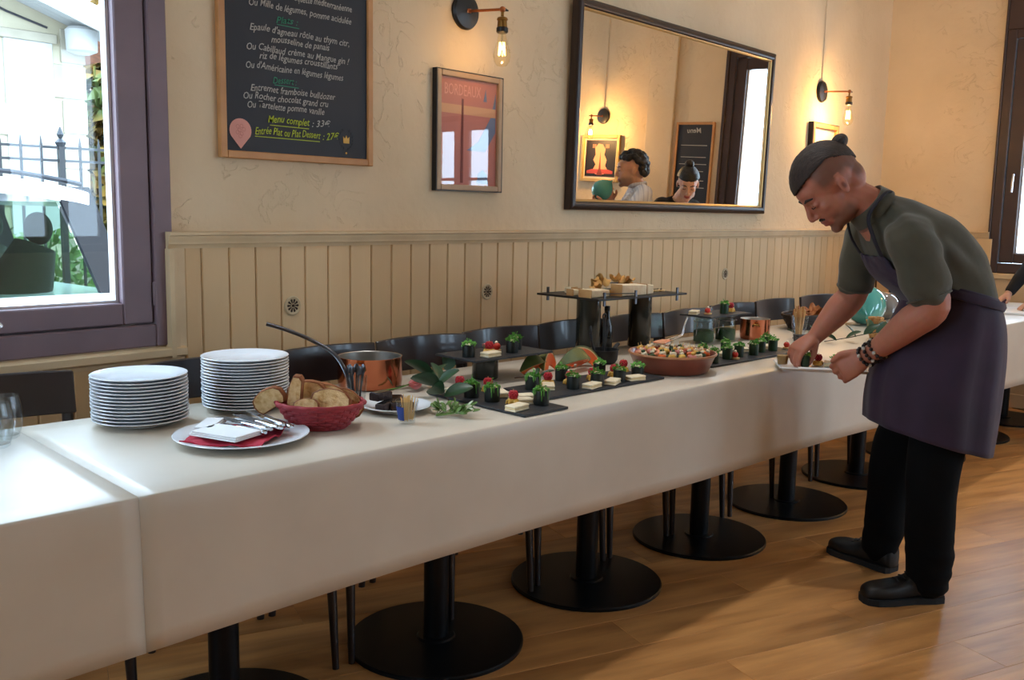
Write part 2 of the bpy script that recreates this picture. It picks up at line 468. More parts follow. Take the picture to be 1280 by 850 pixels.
# ------------------------------------------------------------------ windows
def casement(name, place, u0, u1, z0, z1, sashes, mat, handle_u=None, pane_z=None, hinge=None):
    """frame + sashes (u ranges) + panes; place(u, d, z): d>0 goes outside, d<0 stands proud of the wall."""
    t = bpy.data.objects.new(name, None); COL.objects.link(t); struct(t)
    def bar(nm, a, b, m, parent=t, bev=0.004):
        p, r = place(*a), place(*b)
        lo = [min(p[i], r[i]) for i in range(3)]; hi = [max(p[i], r[i]) for i in range(3)]
        return quick_box(nm, lo, hi, m, parent, bev)
    fw = 0.06
    bar('frame_jamb', (u0, -0.012, z0), (u0 + fw, 0.10, z1), mat)
    bar('frame_jamb', (u1 - fw, -0.012, z0), (u1, 0.10, z1), mat)
    bar('frame_head', (u0 + fw, -0.010, z1 - fw), (u1 - fw, 0.10, z1), mat)
    bar('frame_sill', (u0 + fw, -0.010, z0), (u1 - fw, 0.10, z0 + 0.068), mat)
    for a, b in sashes:
        sw = 0.092
        sz0, sz1 = z0 + 0.072, z1 - fw - 0.004
        s = bar('sash', (a, 0.0, sz0), (a + sw, 0.075, sz1), mat)
        bar('sash', (b - sw, 0.0, sz0), (b, 0.075, sz1), mat)
        bar('sash_rail', (a + sw, 0.002, sz0), (b - sw, 0.073, sz0 + 0.065), mat)
        bar('sash_rail', (a + sw, 0.002, sz1 - sw), (b - sw, 0.073, sz1), mat)
        for (p, r) in (((a + sw, 0.03, sz0 + 0.065), (a + sw + 0.010, 0.066, sz1 - sw)), ((b - sw - 0.010, 0.03, sz0 + 0.065), (b - sw, 0.066, sz1 - sw)),
                       ((a + sw + 0.010, 0.03, sz0 + 0.065), (b - sw - 0.010, 0.066, sz0 + 0.073))):
            bar('glazing_bead', p, r, 'white_spacer', bev=0.001)
        bar('pane', (a + sw + 0.002, 0.048, sz0 + 0.067), (b - sw - 0.002, 0.050, sz1 - sw - 0.002), 'window_glass', bev=0)
    return t, bar
BACK = lambda u, d, z: (u, W + d, z)
RIGHT = lambda u, d, z: (XE + d, u, z)
w1, bar = casement('window_1', BACK, 0.226, 1.476, 0.876, 2.94, [(0.290, 0.852), (0.858, 1.412)], 'brown_frame')
bar('hinge', (1.409, -0.010, 1.00), (1.422, -0.002, 1.075), 'brown_frame')
hp = bar('handle_plate', (0.885, -0.012, 1.00), (0.915, 0.0, 1.14), 'chrome')
MB().tube([(0.90, W - 0.012, 1.06), (0.90, W - 0.045, 1.06), (0.925, W - 0.052, 1.02), (0.955, W - 0.052, 0.975)], 0.008, 8).build('handle', 'chrome', w1, smooth=60)
w2, bar = casement('window_2', RIGHT, 1.30, 1.92, 0.94, 2.60, [(1.364, 1.856)], 'brown_frame_end')
bar('casing', (1.92, -0.02, 0.93), (1.935, -0.001, 3.1), 'brown_frame_end')
bar('casing', (1.27, -0.02, 0.93), (1.30, -0.001, 3.1), 'brown_frame_end')
bar('transom_panel', (1.30, -0.015, 2.60), (1.92, -0.001, 3.1), 'brown_frame_end')
MB().tube([(XE, 1.80, 1.62), (XE - 0.04, 1.80, 1.62), (XE - 0.048, 1.80, 1.57), (XE - 0.048, 1.80, 1.50)], 0.008, 8).build('handle', 'chrome', w2, smooth=60)
w3, bar = casement('added_window_3', BACK, -2.2, -0.90, 0.876, 2.94, [(-2.136, -1.553), (-1.547, -0.964)], 'brown_frame')  # unseen extra window, added for more daylight from the left
FRONT = lambda u, d, z: (u, Y0 - d, z)
casement('added_window_4', lambda u, d, z: (X0 - d, u, z), 1.45, 2.5, 0.876, 2.94, [(1.514, 2.436)], 'brown_frame')  # unseen window in the left wall, added to light the table top
casement('added_window_5', FRONT, 5.2, 6.7, 0.85, 2.85, [(5.264, 5.947), (5.953, 6.636)], 'brown_frame')  # unseen window behind the camera, added to light the far end
casement('added_window_6', FRONT, 3.2, 4.3, 0.85, 2.85, [(3.264, 3.747), (3.753, 4.236)], 'brown_frame')  # second unseen window behind the camera, added as daylight fill
# glazed double door in the end wall, seen only as a reflection
d1, bar = casement('door_1', RIGHT, -2.36, -1.24, 0.0, 2.30, [(-2.296, -1.803), (-1.797, -1.304)], 'brown_frame_end')
for a, b in ((-2.204, -1.895), (-1.705, -1.396)):
    for zz in (0.62, 1.12, 1.62): bar('glazing_bar', (a, 0.02, zz), (b, 0.06, zz + 0.03), 'brown_frame_end')
# low pilaster and conduit on the end wall
struct(quick_box('trim_10', (XE - 0.03, 0.52, 0.0), (XE - 0.0005, 0.80, ZC), 'plaster', bevel=0.006))

# ------------------------------------------------------------------ outside
M('asphalt', (150, 150, 150), 0.9, rgb2=(170, 168, 165), scale=12)
M('house_render', (160, 152, 130), 0.9, rgb2=(152, 143, 122), scale=2)
M('house_stone', (140, 132, 116), 0.9, rgb2=(130, 122, 106), scale=4)
M('white_paint', (150, 150, 148), 0.6)
M('roof_tile', (150, 96, 72), 0.85, rgb2=(122, 80, 62), scale=9)
M('black_iron', (40, 42, 46), 0.5, 0.3)
M('leaf_autumn', (70, 84, 34), 0.7, rgb2=(128, 98, 36), scale=1.4, detail=5, lo=0.42, hi=0.58)
M('leaf_hedge', (52, 80, 34), 0.7, rgb2=(80, 104, 44), scale=3)
M('bark', (74, 58, 46), 0.9)
M('car_white', (232, 233, 236), 0.25, coat=0.6)
M('car_trim', (40, 41, 46), 0.5, spec=0.2)
M('car_black', (28, 29, 32), 0.5)
M('car_seat', (58, 60, 56), 0.9, spec=0.1)
M('tyre', (24, 24, 25), 0.85)
glass_mat('car_glass', tint=(0.50, 0.60, 0.54, 1), gloss=0.02, ior=1.2)
M('kerb_stone', (170, 168, 162), 0.9)
struct(MB().box((-14, W + 0.28, -0.35), (34, 40, -0.10)).build('ground', 'asphalt'))

HX = 5.87; HY = 13.0
t = thing('house', 'cream rendered house with white eaves behind the iron fence', 'house', (0, HY, -0.10))
def slope_z(x): return 4.65 - 0.34 * (x - 3.0)
MB().rings([[(-6.0, y_, 0), (HX, y_, 0), (HX, y_, slope_z(HX) - 0.01), (3.0, y_, slope_z(3) - 0.01), (-6.0, y_, slope_z(3) + 0.98)] for y_ in (0, 7)]).build('wall', 'house_render', t)
# quoin blocks toothed into the corner and around the blind window
for k in range(8):
    w_ = 0.52 if k % 2 == 0 else 0.30
    MB().box((HX - w_, -0.03, 0.46 * k + 0.02), (HX + 0.02, 0.0, 0.46 * k + 0.45)).build('quoin', 'house_stone', t, bevel=0.008)
for zz in (2.25, 1.35): MB().box((4.0, -0.03, zz), (4.92, 0.0, zz + 0.4)).build('quoin', 'house_stone', t, bevel=0.008)
MB().box((4.86, -0.045, 0.9), (5.46, 0.0, 3.46)).build('shutter_panel', 'white_paint', t, bevel=0.01)
MB().box((4.80, -0.06, 3.46), (5.52, 0.0, 3.58)).build('lintel', 'house_stone', t, bevel=0.01)
# gable roof running down to the right: soffit boards, fascia, tiles
mb = MB().add([(-6, -0.75, slope_z(3) + 1), (3, -0.75, slope_z(3)), (6.55, -0.75, slope_z(6.55)), (6.55, 7.5, slope_z(6.55)), (3, 7.5, slope_z(3)), (-6, 7.5, slope_z(3) + 1)] +
              [(-6, -0.75, slope_z(3) + 1.14), (3, -0.75, slope_z(3) + 0.14), (6.55, -0.75, slope_z(6.55) + 0.14), (6.55, 7.5, slope_z(6.55) + 0.14), (3, 7.5, slope_z(3) + 0.14), (-6, 7.5, slope_z(3) + 1.14)],
              [(0, 1, 4, 5), (1, 2, 3, 4), (11, 10, 7, 6), (10, 9, 8, 7), (0, 6, 7, 1), (1, 7, 8, 2), (2, 8, 9, 3), (3, 9, 10, 4), (4, 10, 11, 5), (5, 11, 6, 0)])
mb.build('roof', 'roof_tile', t)
MB().add([(3, -0.80, slope_z(3) - 0.14), (6.58, -0.80, slope_z(6.58) - 0.14), (6.58, -0.76, slope_z(6.58) - 0.14), (3, -0.76, slope_z(3) - 0.14),
          (3, -0.80, slope_z(3) + 0.16), (6.58, -0.80, slope_z(6.58) + 0.16), (6.58, -0.76, slope_z(6.58) + 0.16), (3, -0.76, slope_z(3) + 0.16)],
         [(0, 3, 2, 1), (4, 5, 6, 7), (0, 1, 5, 4), (1, 2, 6, 5), (2, 3, 7, 6), (3, 0, 4, 7)]).build('fascia', 'white_paint', t)
for k in range(6):
    y0 = -0.74 + k * 0.122
    MB().add([(HX - 2.2, y0, slope_z(HX - 2.2) - 0.02), (6.5, y0, slope_z(6.5) - 0.02), (6.5, y0 + 0.115, slope_z(6.5) - 0.02), (HX - 2.2, y0 + 0.115, slope_z(HX - 2.2) - 0.02),
              (HX - 2.2, y0, slope_z(HX - 2.2)), (6.5, y0, slope_z(6.5)), (6.5, y0 + 0.115, slope_z(6.5)), (HX - 2.2, y0 + 0.115, slope_z(HX - 2.2))],
             [(0, 3, 2, 1), (4, 5, 6, 7), (0, 1, 5, 4), (1, 2, 6, 5), (2, 3, 7, 6), (3, 0, 4, 7)]).build('soffit_board', 'white_paint', t)
MB().lathe([(0.10, 0), (0.19, 0.04), (0.20, 0.3), (0.16, 0.34)], 16, (5.75, -0.25, 3.34)).build('corbel', 'white_paint', t, smooth=40)
MB().tube([(5.4, -0.05, 3.65), (4.9, -0.06, 3.78), (4.2, -0.06, 4.05)], 0.015, 6).build('cable', 'car_trim', t)

FY = 7.6
t = thing('iron_fence', 'black iron railing with spear points beyond the parked car', 'fence', (0, FY, -0.10))
for zz in (1.72, 1.82): MB().box((-1.0, -0.012, zz), (9.0, 0.012, zz + 0.02)).build('rail', 'black_iron', t)
MB().box((-1.0, -0.012, 0.18), (9.0, 0.012, 0.20)).build('rail', 'black_iron', t)
bar_me = MB().rings([[(-0.009, -0.009, z), (0.009, -0.009, z), (0.009, 0.009, z), (-0.009, 0.009, z)] for z in (0.1, 1.81)] + [[(-0.009, -0.009, 1.85), (0.009, -0.009, 1.85), (0.009, 0.009, 1.85), (-0.009, 0.009, 1.85)], [(-0.002, -0.002, 1.915), (0.002, -0.002, 1.915), (0.002, 0.002, 1.915), (-0.002, 0.002, 1.915)]]).mesh('bar')
post_me = MB().box((-0.022, -0.022, 0), (0.022, 0.022, 1.84)).lathe([(0.03, 1.84), (0.045, 1.87), (0.012, 1.90), (0.028, 1.93), (0.004, 1.99)], 8).mesh('post')
for k in range(64):
    xx = 0.25 + k * 0.149
    if k % 12 == 8: obj('post', post_me, 'black_iron', t, (xx, 0, 0))
    else: obj('bar', bar_me, 'black_iron', t, (xx, 0, 0))
o = MB().box((-1.0, -0.10, 0), (9.0, 0.10, 0.12)).build('kerb', 'kerb_stone', t)

def leaf_cloud(name, mat, parent, centre, radii, n, size, seed):
    rnd = random.Random(seed); mb = MB()
    for _ in range(n):
        while True:
            p = Vector((rnd.uniform(-1, 1), rnd.uniform(-1, 1), rnd.uniform(-1, 1)))
            if 0.25 < p.length < 1: break
        p = Vector((p.x * radii[0], p.y * radii[1], p.z * radii[2])) + Vector(centre)
        a = Vector((rnd.uniform(-1, 1), rnd.uniform(-1, 1), rnd.uniform(-1, 1))).normalized()
        b = a.orthogonal().normalized()
        s = size * rnd.uniform(0.6, 1.3)
        mb.add([p - a * s, p + b * s * 0.5, p + a * s, p - b * s * 0.5], [(0, 1, 2, 3)])
    o = mb.build(name, mat, parent); o['kind'] = 'stuff'
    return o
for k, (x_, y_, h_, r_, lab) in enumerate(((9.2, 18.0, 5.0, 1.9, 'yellow-green autumn tree beside the far corner of the house'), (13.0, 23.0, 9.0, 3.0, 'tall autumn tree behind the house roof'))):
    t = thing('autumn_tree', lab, 'tree', (x_, y_, -0.10))
    MB().tube([(0, 0, 0), (0.05, 0, h_ * 0.4), (0, 0.1, h_ * 0.8)], [0.16, 0.12, 0.05], 8).build('trunk', 'bark', t, smooth=60)
    leaf_cloud('foliage', 'leaf_autumn', t, (0, 0, h_ * 0.55), (r_, r_, h_ * 0.52), 4200, 0.22, 31 + k)
t = thing('hedge', 'low green hedge growing behind the iron fence', 'hedge', (3.8, 8.9, -0.10))
leaf_cloud('foliage', 'leaf_hedge', t, (0, 0, 0.55), (3.2, 0.5, 0.62), 2600, 0.07, 77)

# parked car: tail to the right, its rear side window opposite the room's window
CY = 5.5
t = thing('car', 'white hatchback parked outside the left window', 'car', (2.10, CY, -0.10))
def side(prof, y0, y1, name, mat, inset=0.0):
    n = len(prof)
    return MB().rings([[(x, y0, z) for x, z in prof], [(x, y1, z) for x, z in prof]]).build(name, mat, t, smooth=35, bevel=0.012)
body = [(-3.05, 0.35), (-3.15, 0.62), (-2.95, 0.80), (-1.85, 0.87), (0.62, 0.875), (0.68, 0.65), (0.60, 0.32)]
side(body, 0, 1.66, 'body_shell', 'car_white')
roof = catmull([(-1.35, 1.44), (-0.8, 1.525), (-0.1, 1.545), (0.30, 1.50), (0.44, 1.47)], 5)
mb = MB().rings([[(x, 0.10, z) for x, z in roof] + [(x, 0.10, z - 0.09) for x, z in reversed(roof)], [(x, 1.56, z) for x, z in roof] + [(x, 1.56, z - 0.09) for x, z in reversed(roof)]])
mb.build('roof', 'car_white', t, smooth=35, bevel=0.02)
MB().tube([(x, 0.15, z + 0.035) for x, z in roof[2:-2]], 0.016, 6).build('roof_rail', 'car_trim', t, smooth=60)
for y0 in (0.05, 1.58):
    def pill(a, b, wa, wb, nm, mt):
        MB().add([(a[0] - wa, y0, a[1]), (a[0] + wa, y0, a[1]), (b[0] + wb, y0 + (0.06 if y0 < 1 else -0.02), b[1]), (b[0] - wb, y0 + (0.06 if y0 < 1 else -0.02), b[1]),
                  (a[0] - wa, y0 + 0.04, a[1]), (a[0] + wa, y0 + 0.04, a[1]), (b[0] + wb, y0 + 0.09, b[1]), (b[0] - wb, y0 + 0.09, b[1])],
                 [(0, 1, 2, 3), (7, 6, 5, 4), (0, 4, 5, 1), (1, 5, 6, 2), (2, 6, 7, 3), (3, 7, 4, 0)]).build(nm, mt, t)
    pill((0.55, 0.87), (0.34, 1.50), 0.09, 0.10, 'rear_pillar', 'car_trim')
    pill((-0.17, 0.87), (-0.17, 1.47), 0.03, 0.03, 'door_pillar', 'car_black')
    pill((-1.9, 0.87), (-1.32, 1.41), 0.04, 0.04, 'front_pillar', 'car_white')
    yo = y0 + 0.045
    MB().add([(-0.14, yo, 0.87), (0.47, yo, 0.87), (0.25, yo + 0.03, 1.41), (-0.14, yo + 0.03, 1.41), (-0.14, yo + 0.004, 0.87), (0.47, yo + 0.004, 0.87), (0.25, yo + 0.034, 1.41), (-0.14, yo + 0.034, 1.41)],
             [(0, 1, 2, 3), (7, 6, 5, 4), (0, 4, 5, 1), (1, 5, 6, 2), (2, 6, 7, 3), (3, 7, 4, 0)]).build('side_window', 'car_glass', t)
    MB().add([(-1.86, yo, 0.87), (-0.20, yo, 0.87), (-0.20, yo + 0.03, 1.41), (-1.28, yo + 0.03, 1.40), (-1.86, yo + 0.004, 0.87), (-0.20, yo + 0.004, 0.87), (-0.20, yo + 0.034, 1.41), (-1.28, yo + 0.034, 1.44)],
             [(0, 1, 2, 3), (7, 6, 5, 4), (0, 4, 5, 1), (1, 5, 6, 2), (2, 6, 7, 3), (3, 7, 4, 0)]).build('side_window', 'car_glass', t)
for (xs_, zs_, sc_) in ((-0.20, 0.0, 1.0), (0.18, -0.05, 0.9)):
    for yy in (0.42, 1.18):
        MB().tube([(xs_ - 0.12, yy, 0.70 + zs_), (xs_ - 0.02, yy, 1.0 + zs_), (xs_ + 0.06, yy, 1.2 + zs_)], [0.20 * sc_, 0.19 * sc_, 0.13 * sc_], 10).build('seat_back', 'car_seat', t, smooth=60)
        MB().ellipsoid((xs_ + 0.08, yy, 1.30 + zs_), (0.07, 0.13, 0.10)).build('headrest', 'car_seat', t, smooth=60)
for wx in (-2.35, -0.02):
    for yy in (0.03, 1.55):
        MB().lathe([(0.05, -0.10), (0.24, -0.10), (0.31, -0.06), (0.31, 0.06), (0.24, 0.10), (0.05, 0.10)], 24).xf(Matrix.Translation((wx, yy, 0.31)) @ Matrix.Rotation(PI / 2, 4, 'X')).build('wheel', 'tyre', t, smooth=40)
MB().box((0.60, 0.12, 0.72), (0.70, 0.40, 0.95)).build('tail_lamp', M('tail_red', (150, 24, 22), 0.25), t, bevel=0.02)
# ------------------------------------------------------------------ tables under paper
M('black_metal', (22, 23, 26), 0.38, 0.6, bump=0.03, bscale=300)
M('dark_top', (48, 38, 32), 0.5)
M('paper', (206, 194, 177), 0.4, rgb2=(198, 186, 169), scale=4, bump=0.06, bscale=9, spec=0.7)
names = {0: 'first', 1: 'second', 2: 'third', 3: 'fourth', 4: 'fifth', 5: 'sixth', 6: 'seventh', 7: 'eighth', 8: 'ninth', 9: 'tenth'}
def make_table():
    t = thing('bistro_table', 'x', 'table', group='bistro tables joined into the buffet row')
    MB().box((-0.347, -0.347, 0.715), (0.347, 0.347, 0.7475)).build('table_top', 'dark_top', t, bevel=0.004)
    MB().lathe([(0.268, 0.0), (0.268, 0.008), (0.264, 0.012), (0.06, 0.0145), (0.055, 0.02), (0.0, 0.02)], 56).build('base', 'black_metal', t, smooth=30)
    MB().lathe([(0.038, 0.014), (0.038, 0.712)], 24).build('column', 'black_metal', t, smooth=40)
    MB().box((-0.2, -0.025, 0.69), (0.2, 0.025, 0.7145)).build('top_bracket', 'black_metal', t, bevel=0.003)
    return t
tb = make_table()
for k in range(0, 10):
    loc = TP(1.7597 + (k - 2) * 0.6963, 2.1067)
    side_ = {0: 'bistro table under the paper cloth, below the wine glasses', 1: 'bistro table with round black base, cut by the bottom edge, leftmost in view',
             2: 'bistro table with round black base, largest base seen whole', 3: 'bistro table with round black base, second whole base from the left', 4: 'bistro table with round black base, third whole base from the left',
             5: 'bistro table with round black base, just left of the cook\'s far shoe', 6: 'bistro table with round black base, half hidden behind the cook\'s legs', 7: 'bistro table hidden behind the cook in the purple apron',
             8: 'bistro table with round black base, seen right of the apron', 9: 'bistro table at the far end by the end wall'}[k]
    if k == 0: tb.location = loc; tb.rotation_euler.z = DEL; tb['label'] = side_
    else: dup(tb, loc, DEL, side_)

def hem_z(s):
    return 0.443 if s < 1.8 else 0.443 - (s - 1.8) * 0.0133
def paper_cloth(name, s0, s1, lift, label, curl=0.0):
    t = None
    N = int((s1 - s0) / 0.04)
    mb = MB(); rows = []
    for i in range(N + 1):
        s = s0 + (s1 - s0) * i / N
        nz = lambda a, b, k=1.0: noise.noise(Vector((s * k, a, b)))
        hz = hem_z(s) + 0.004 * nz(1, 2, 1.3)
        fr = 1.7345 + 0.003 * nz(3, 1, 2)
        row = [(2.482, 0.66), (2.4815, 0.748), (2.478, TOP + lift)]
        for q in range(1, 10): row.append((2.478 - (2.478 - fr - 0.006) * q / 10, TOP + lift + 0.0006 * nz(q, 5, 6)))
        row += [(fr + 0.004, TOP + lift), (fr + 0.001, TOP + lift - 0.0015), (fr - lift, TOP + lift - 0.006)]
        for q in range(1, 9):
            u = q / 8
            bulge = 0.010 * math.sin(u * PI * 0.5) * nz(0.6 * u, 9, 1.1) + 0.012 * u * nz(4.0, 2.2, 0.8) - 0.004 * u
            row.append((fr - lift - 0.002 + bulge, TOP + lift - 0.006 - (TOP - 0.006 - hz) * u))
        rows.append([TP(s, n, z) for n, z in row])
    mb.rings(rows, caps=False, closed=False)
    o = mb.build(name, 'paper', smooth=60)
    md = o.modifiers.new('thickness', 'SOLIDIFY'); md.thickness = 0.0008; md.offset = 0
    return tag(o, label, 'tablecloth', 'paper cloths along the buffet')
paper_cloth('paper_tablecloth', 0.02, 0.7095, 0.0, 'short length of pale paper tablecloth at the left end, under the wine glasses')
paper_cloth('paper_tablecloth', 0.709, 6.93, 0.0007, 'long pale paper tablecloth hanging along the whole buffet row')

# ------------------------------------------------------------------ chairs against the wall
M('chair_lacquer', (38, 31, 32), 0.28, rgb2=(44, 36, 36), scale=3, coat=0.25)
def make_chair():
    t = thing('bistro_chair', 'x', 'chair', group='dark lacquered chairs behind the buffet')
    # local: +y is the back of the chair, origin on the floor under the back panel
    arc = lambda x, k=0.022: -k * (1 - (x / 0.195) ** 2)
    xs = [-0.195 + 0.39 * i / 12 for i in range(13)]
    def plate(z0, z1, y0, th, crown, bow):
        f = []
        for x in xs:
            zt = z1 - crown * (abs(x) / 0.195) ** 2
            yb = y0 - arc(x, bow) 
            f.append([(x, yb - 0.25 * 0 , z0), (x, yb + (z1 - z0) * 0.10, zt), (x, yb + th + (z1 - z0) * 0.10, zt), (x, yb + th, z0)])
        return MB().rings(f)
    plate(0.752, 0.868, -0.012, 0.014, 0.004, 0.028).build('back_panel', 'chair_lacquer', t, smooth=40, bevel=0.003)
    for sx in (-1, 1):
        MB().tube([(sx * 0.176, 0.055, 0.0), (sx * 0.176, 0.004, 0.44), (sx * 0.178, 0.004, 0.62), (sx * 0.180, 0.020, 0.80)], [0.012, 0.017, 0.017, 0.013], 10).build('leg', 'chair_lacquer', t, smooth=50)
        MB().tube([(sx * 0.176, -0.385, 0.0), (sx * 0.168, -0.365, 0.43)], [0.010, 0.018], 10).build('leg', 'chair_lacquer', t, smooth=50)
        MB().box((sx * 0.17 - 0.008, -0.35, 0.385), (sx * 0.17 + 0.008, 0.0, 0.428)).build('apron_rail', 'chair_lacquer', t)
    MB().box((-0.165, -0.372, 0.385), (0.165, -0.356, 0.428)).build('apron_rail', 'chair_lacquer', t)
    seat = [(-0.19, -0.36), (-0.17, -0.395), (0.17, -0.395), (0.19, -0.36), (0.185, -0.02), (-0.185, -0.02)]
    MB().prism(seat, 0.43, 0.452).build('seat', 'chair_lacquer', t, bevel=0.006, bseg=2, smooth=40)
    return t
ch = make_chair()
chairs = [(0.70, 2.585, 'dark chair back left of the shorter plate stack, behind the wine glasses'), (1.262, 2.545, 'dark chair back between the two plate stacks'),
          (1.655, 2.54, 'dark chair back behind the bread basket and ladle'), (2.057, 2.545, 'dark chair just right of the near copper pot'),
          (2.452, 2.56, 'dark chair behind the low black stand'), (2.855, 2.565, 'dark chair seen left of the tall stand\'s near cylinder'),
          (3.255, 2.56, 'dark chair between the two tall cylinders of the stand'),
          (3.655, 2.555, 'dark glossy chair back behind the clay dish'), (4.10, 2.60, 'dark chair back behind the far copper pot\'s left side'),
          (4.515, 2.60, 'dark glossy chair back right above the far copper pot'), (4.985, 2.60, 'dark glossy chair back above the crisp basket, next to the cook\'s arm'),
          (5.50, 2.58, 'dark chair hidden behind the cook\'s shoulder'), (6.02, 2.56, 'dark chair hidden behind the cook\'s back')]
for i, (s, n, lab) in enumerate(chairs):
    a = DEL + random.uniform(-0.03, 0.03)
    if i == 0: ch.location = TP(s, n); ch.rotation_euler.z = a; ch['label'] = lab
    else: dup(ch, TP(s, n), a, lab)
# ------------------------------------------------------------------ things on the walls
M('oak_frame', (196, 142, 88), 0.5, rgb2=(178, 124, 74), scale=6, stretch=(1, 1, 1))
M('board_black', (26, 28, 36), 0.6, rgb2=(34, 35, 42), scale=3)
M('chalk_white', (176, 172, 166), 0.9)
M('chalk_green', (56, 128, 100), 0.9)
M('chalk_lime', (176, 190, 60), 0.9)
M('pin_pink', (214, 150, 138), 0.6)
M('pin_line', (186, 116, 108), 0.6)
M('gold_mark', (206, 160, 74), 0.6)
M('dark_wood', (50, 34, 26), 0.35, rgb2=(40, 27, 21), scale=7, stretch=(1, 1, 1))
M('gold_lip', (196, 160, 100), 0.4, 0.5)
M('black_edge', (26, 20, 18), 0.4)
M('pale_wood', (178, 150, 120), 0.5, rgb2=(160, 132, 104), scale=6)
M('poster_pink', (196, 122, 108), 0.7)
M('poster_title', (224, 158, 140), 0.7)
M('poster_blue', (112, 122, 150), 0.7)
M('poster_tan', (214, 160, 120), 0.7)
M('poster_mast', (120, 52, 44), 0.7)
M('poster_dark', (30, 24, 26), 0.6)
M('poster_salmon', (226, 150, 116), 0.6)
M('poster_red', (176, 66, 60), 0.6)
M('mat_board', (226, 214, 190), 0.8)
M('copper', (176, 106, 66), 0.3, 1.0)
M('brass', (146, 108, 56), 0.32, 1.0)
M('bakelite', (20, 19, 20), 0.35)
M('filament', (255, 196, 90), 0.5, emit=(255, 196, 96), estr=26)
glass_mat('bulb_glass', tint=(1.0, 0.96, 0.86, 1), gloss=0.01, ior=1.3)

def text_mesh(s, width, height=None, shear=0.0, bold=0.0, jitter=0.0):
    cu = bpy.data.curves.new('lettering', 'FONT'); cu.body = s; cu.size = 1.0; cu.shear = shear; cu.offset = bold
    cu.resolution_u = 2
    o = bpy.data.objects.new('lettering', cu); WORK.collection.objects.link(o)
    WORK.view_layers[0].update(); dg = WORK.view_layers[0].depsgraph
    me = bpy.data.meshes.new_from_object(o.evaluated_get(dg))
    bpy.data.objects.remove(o); bpy.data.curves.remove(cu)
    xs = [v.co.x for v in me.vertices]; x0, x1 = min(xs), max(xs)
    kx = width / (x1 - x0); ky = kx if height is None else height
    for v in me.vertices:
        x = (v.co.x - x0) * kx
        y = v.co.y * ky + jitter * noise.noise(Vector((x * 18, 0.3, 1.7)))
        v.co = (x + jitter * 0.7 * noise.noise(Vector((x * 40, y * 40, 5))), y, 0)
    me.materials.clear()
    return me
def wall_frame(place, lab, name, cat, u0, u1, z0, z1, depth, bw, mat, edge=None):
    """place: 'back' or 'right'; returns thing (local x along wall to the viewer's right, y out of the wall towards room = -y, z up)."""
    w, h = u1 - u0, z1 - z0
    if place == 'back': t = thing(name, lab, cat, ((u0 + u1) / 2, W, z0))
    else: t = thing(name, lab, cat, (XE, (u0 + u1) / 2, z0), -PI / 2)
    d = depth
    for nm, a, b in (('frame_bar', (-w / 2, -d, 0), (-w / 2 + bw, -0.001, h)), ('frame_bar', (w / 2 - bw, -d, 0), (w / 2, -0.001, h)),
                     ('frame_bar', (-w / 2 + bw, -d, 0), (w / 2 - bw, -0.001, bw)), ('frame_bar', (-w / 2 + bw, -d, h - bw), (w / 2 - bw, -0.001, h))):
        quick_box(nm, a, b, mat, t, 0.003)
    if edge:
        e = 0.004
        for a, b in (((-w / 2 - e, -d + 0.002, -e), (-w / 2, -0.001, h + e)), ((w / 2, -d + 0.002, -e), (w / 2 + e, -0.001, h + e)), ((-w / 2, -d + 0.002, -e), (w / 2, -0.001, 0)), ((-w / 2, -d + 0.002, h), (w / 2, -0.001, h + e))):
            quick_box('frame_edge', a, b, edge, t)
    return t, w, h
def put_text(t, s, x, z, width, mat, y=-0.0165, h=None, shear=0.25, bold=0.0, jit=0.0, name='chalk_line'):
    me = text_mesh(s, width, h, shear, bold, jit)
    o = obj(name, me, mat, t, (x, y, z)); o.rotation_euler = (PI / 2, 0, 0)
    return o
def flat(t, name, poly, mat, y):
    return MB().add([(x, y, z) for x, z in poly] + [(x, y + 0.0006, z) for x, z in poly],
                    [tuple(range(len(poly))), tuple(range(2 * len(poly) - 1, len(poly) - 1, -1))] + [(i, len(poly) + i, len(poly) + (i + 1) % len(poly), (i + 1) % len(poly)) for i in range(len(poly))]).build(name, mat, t)

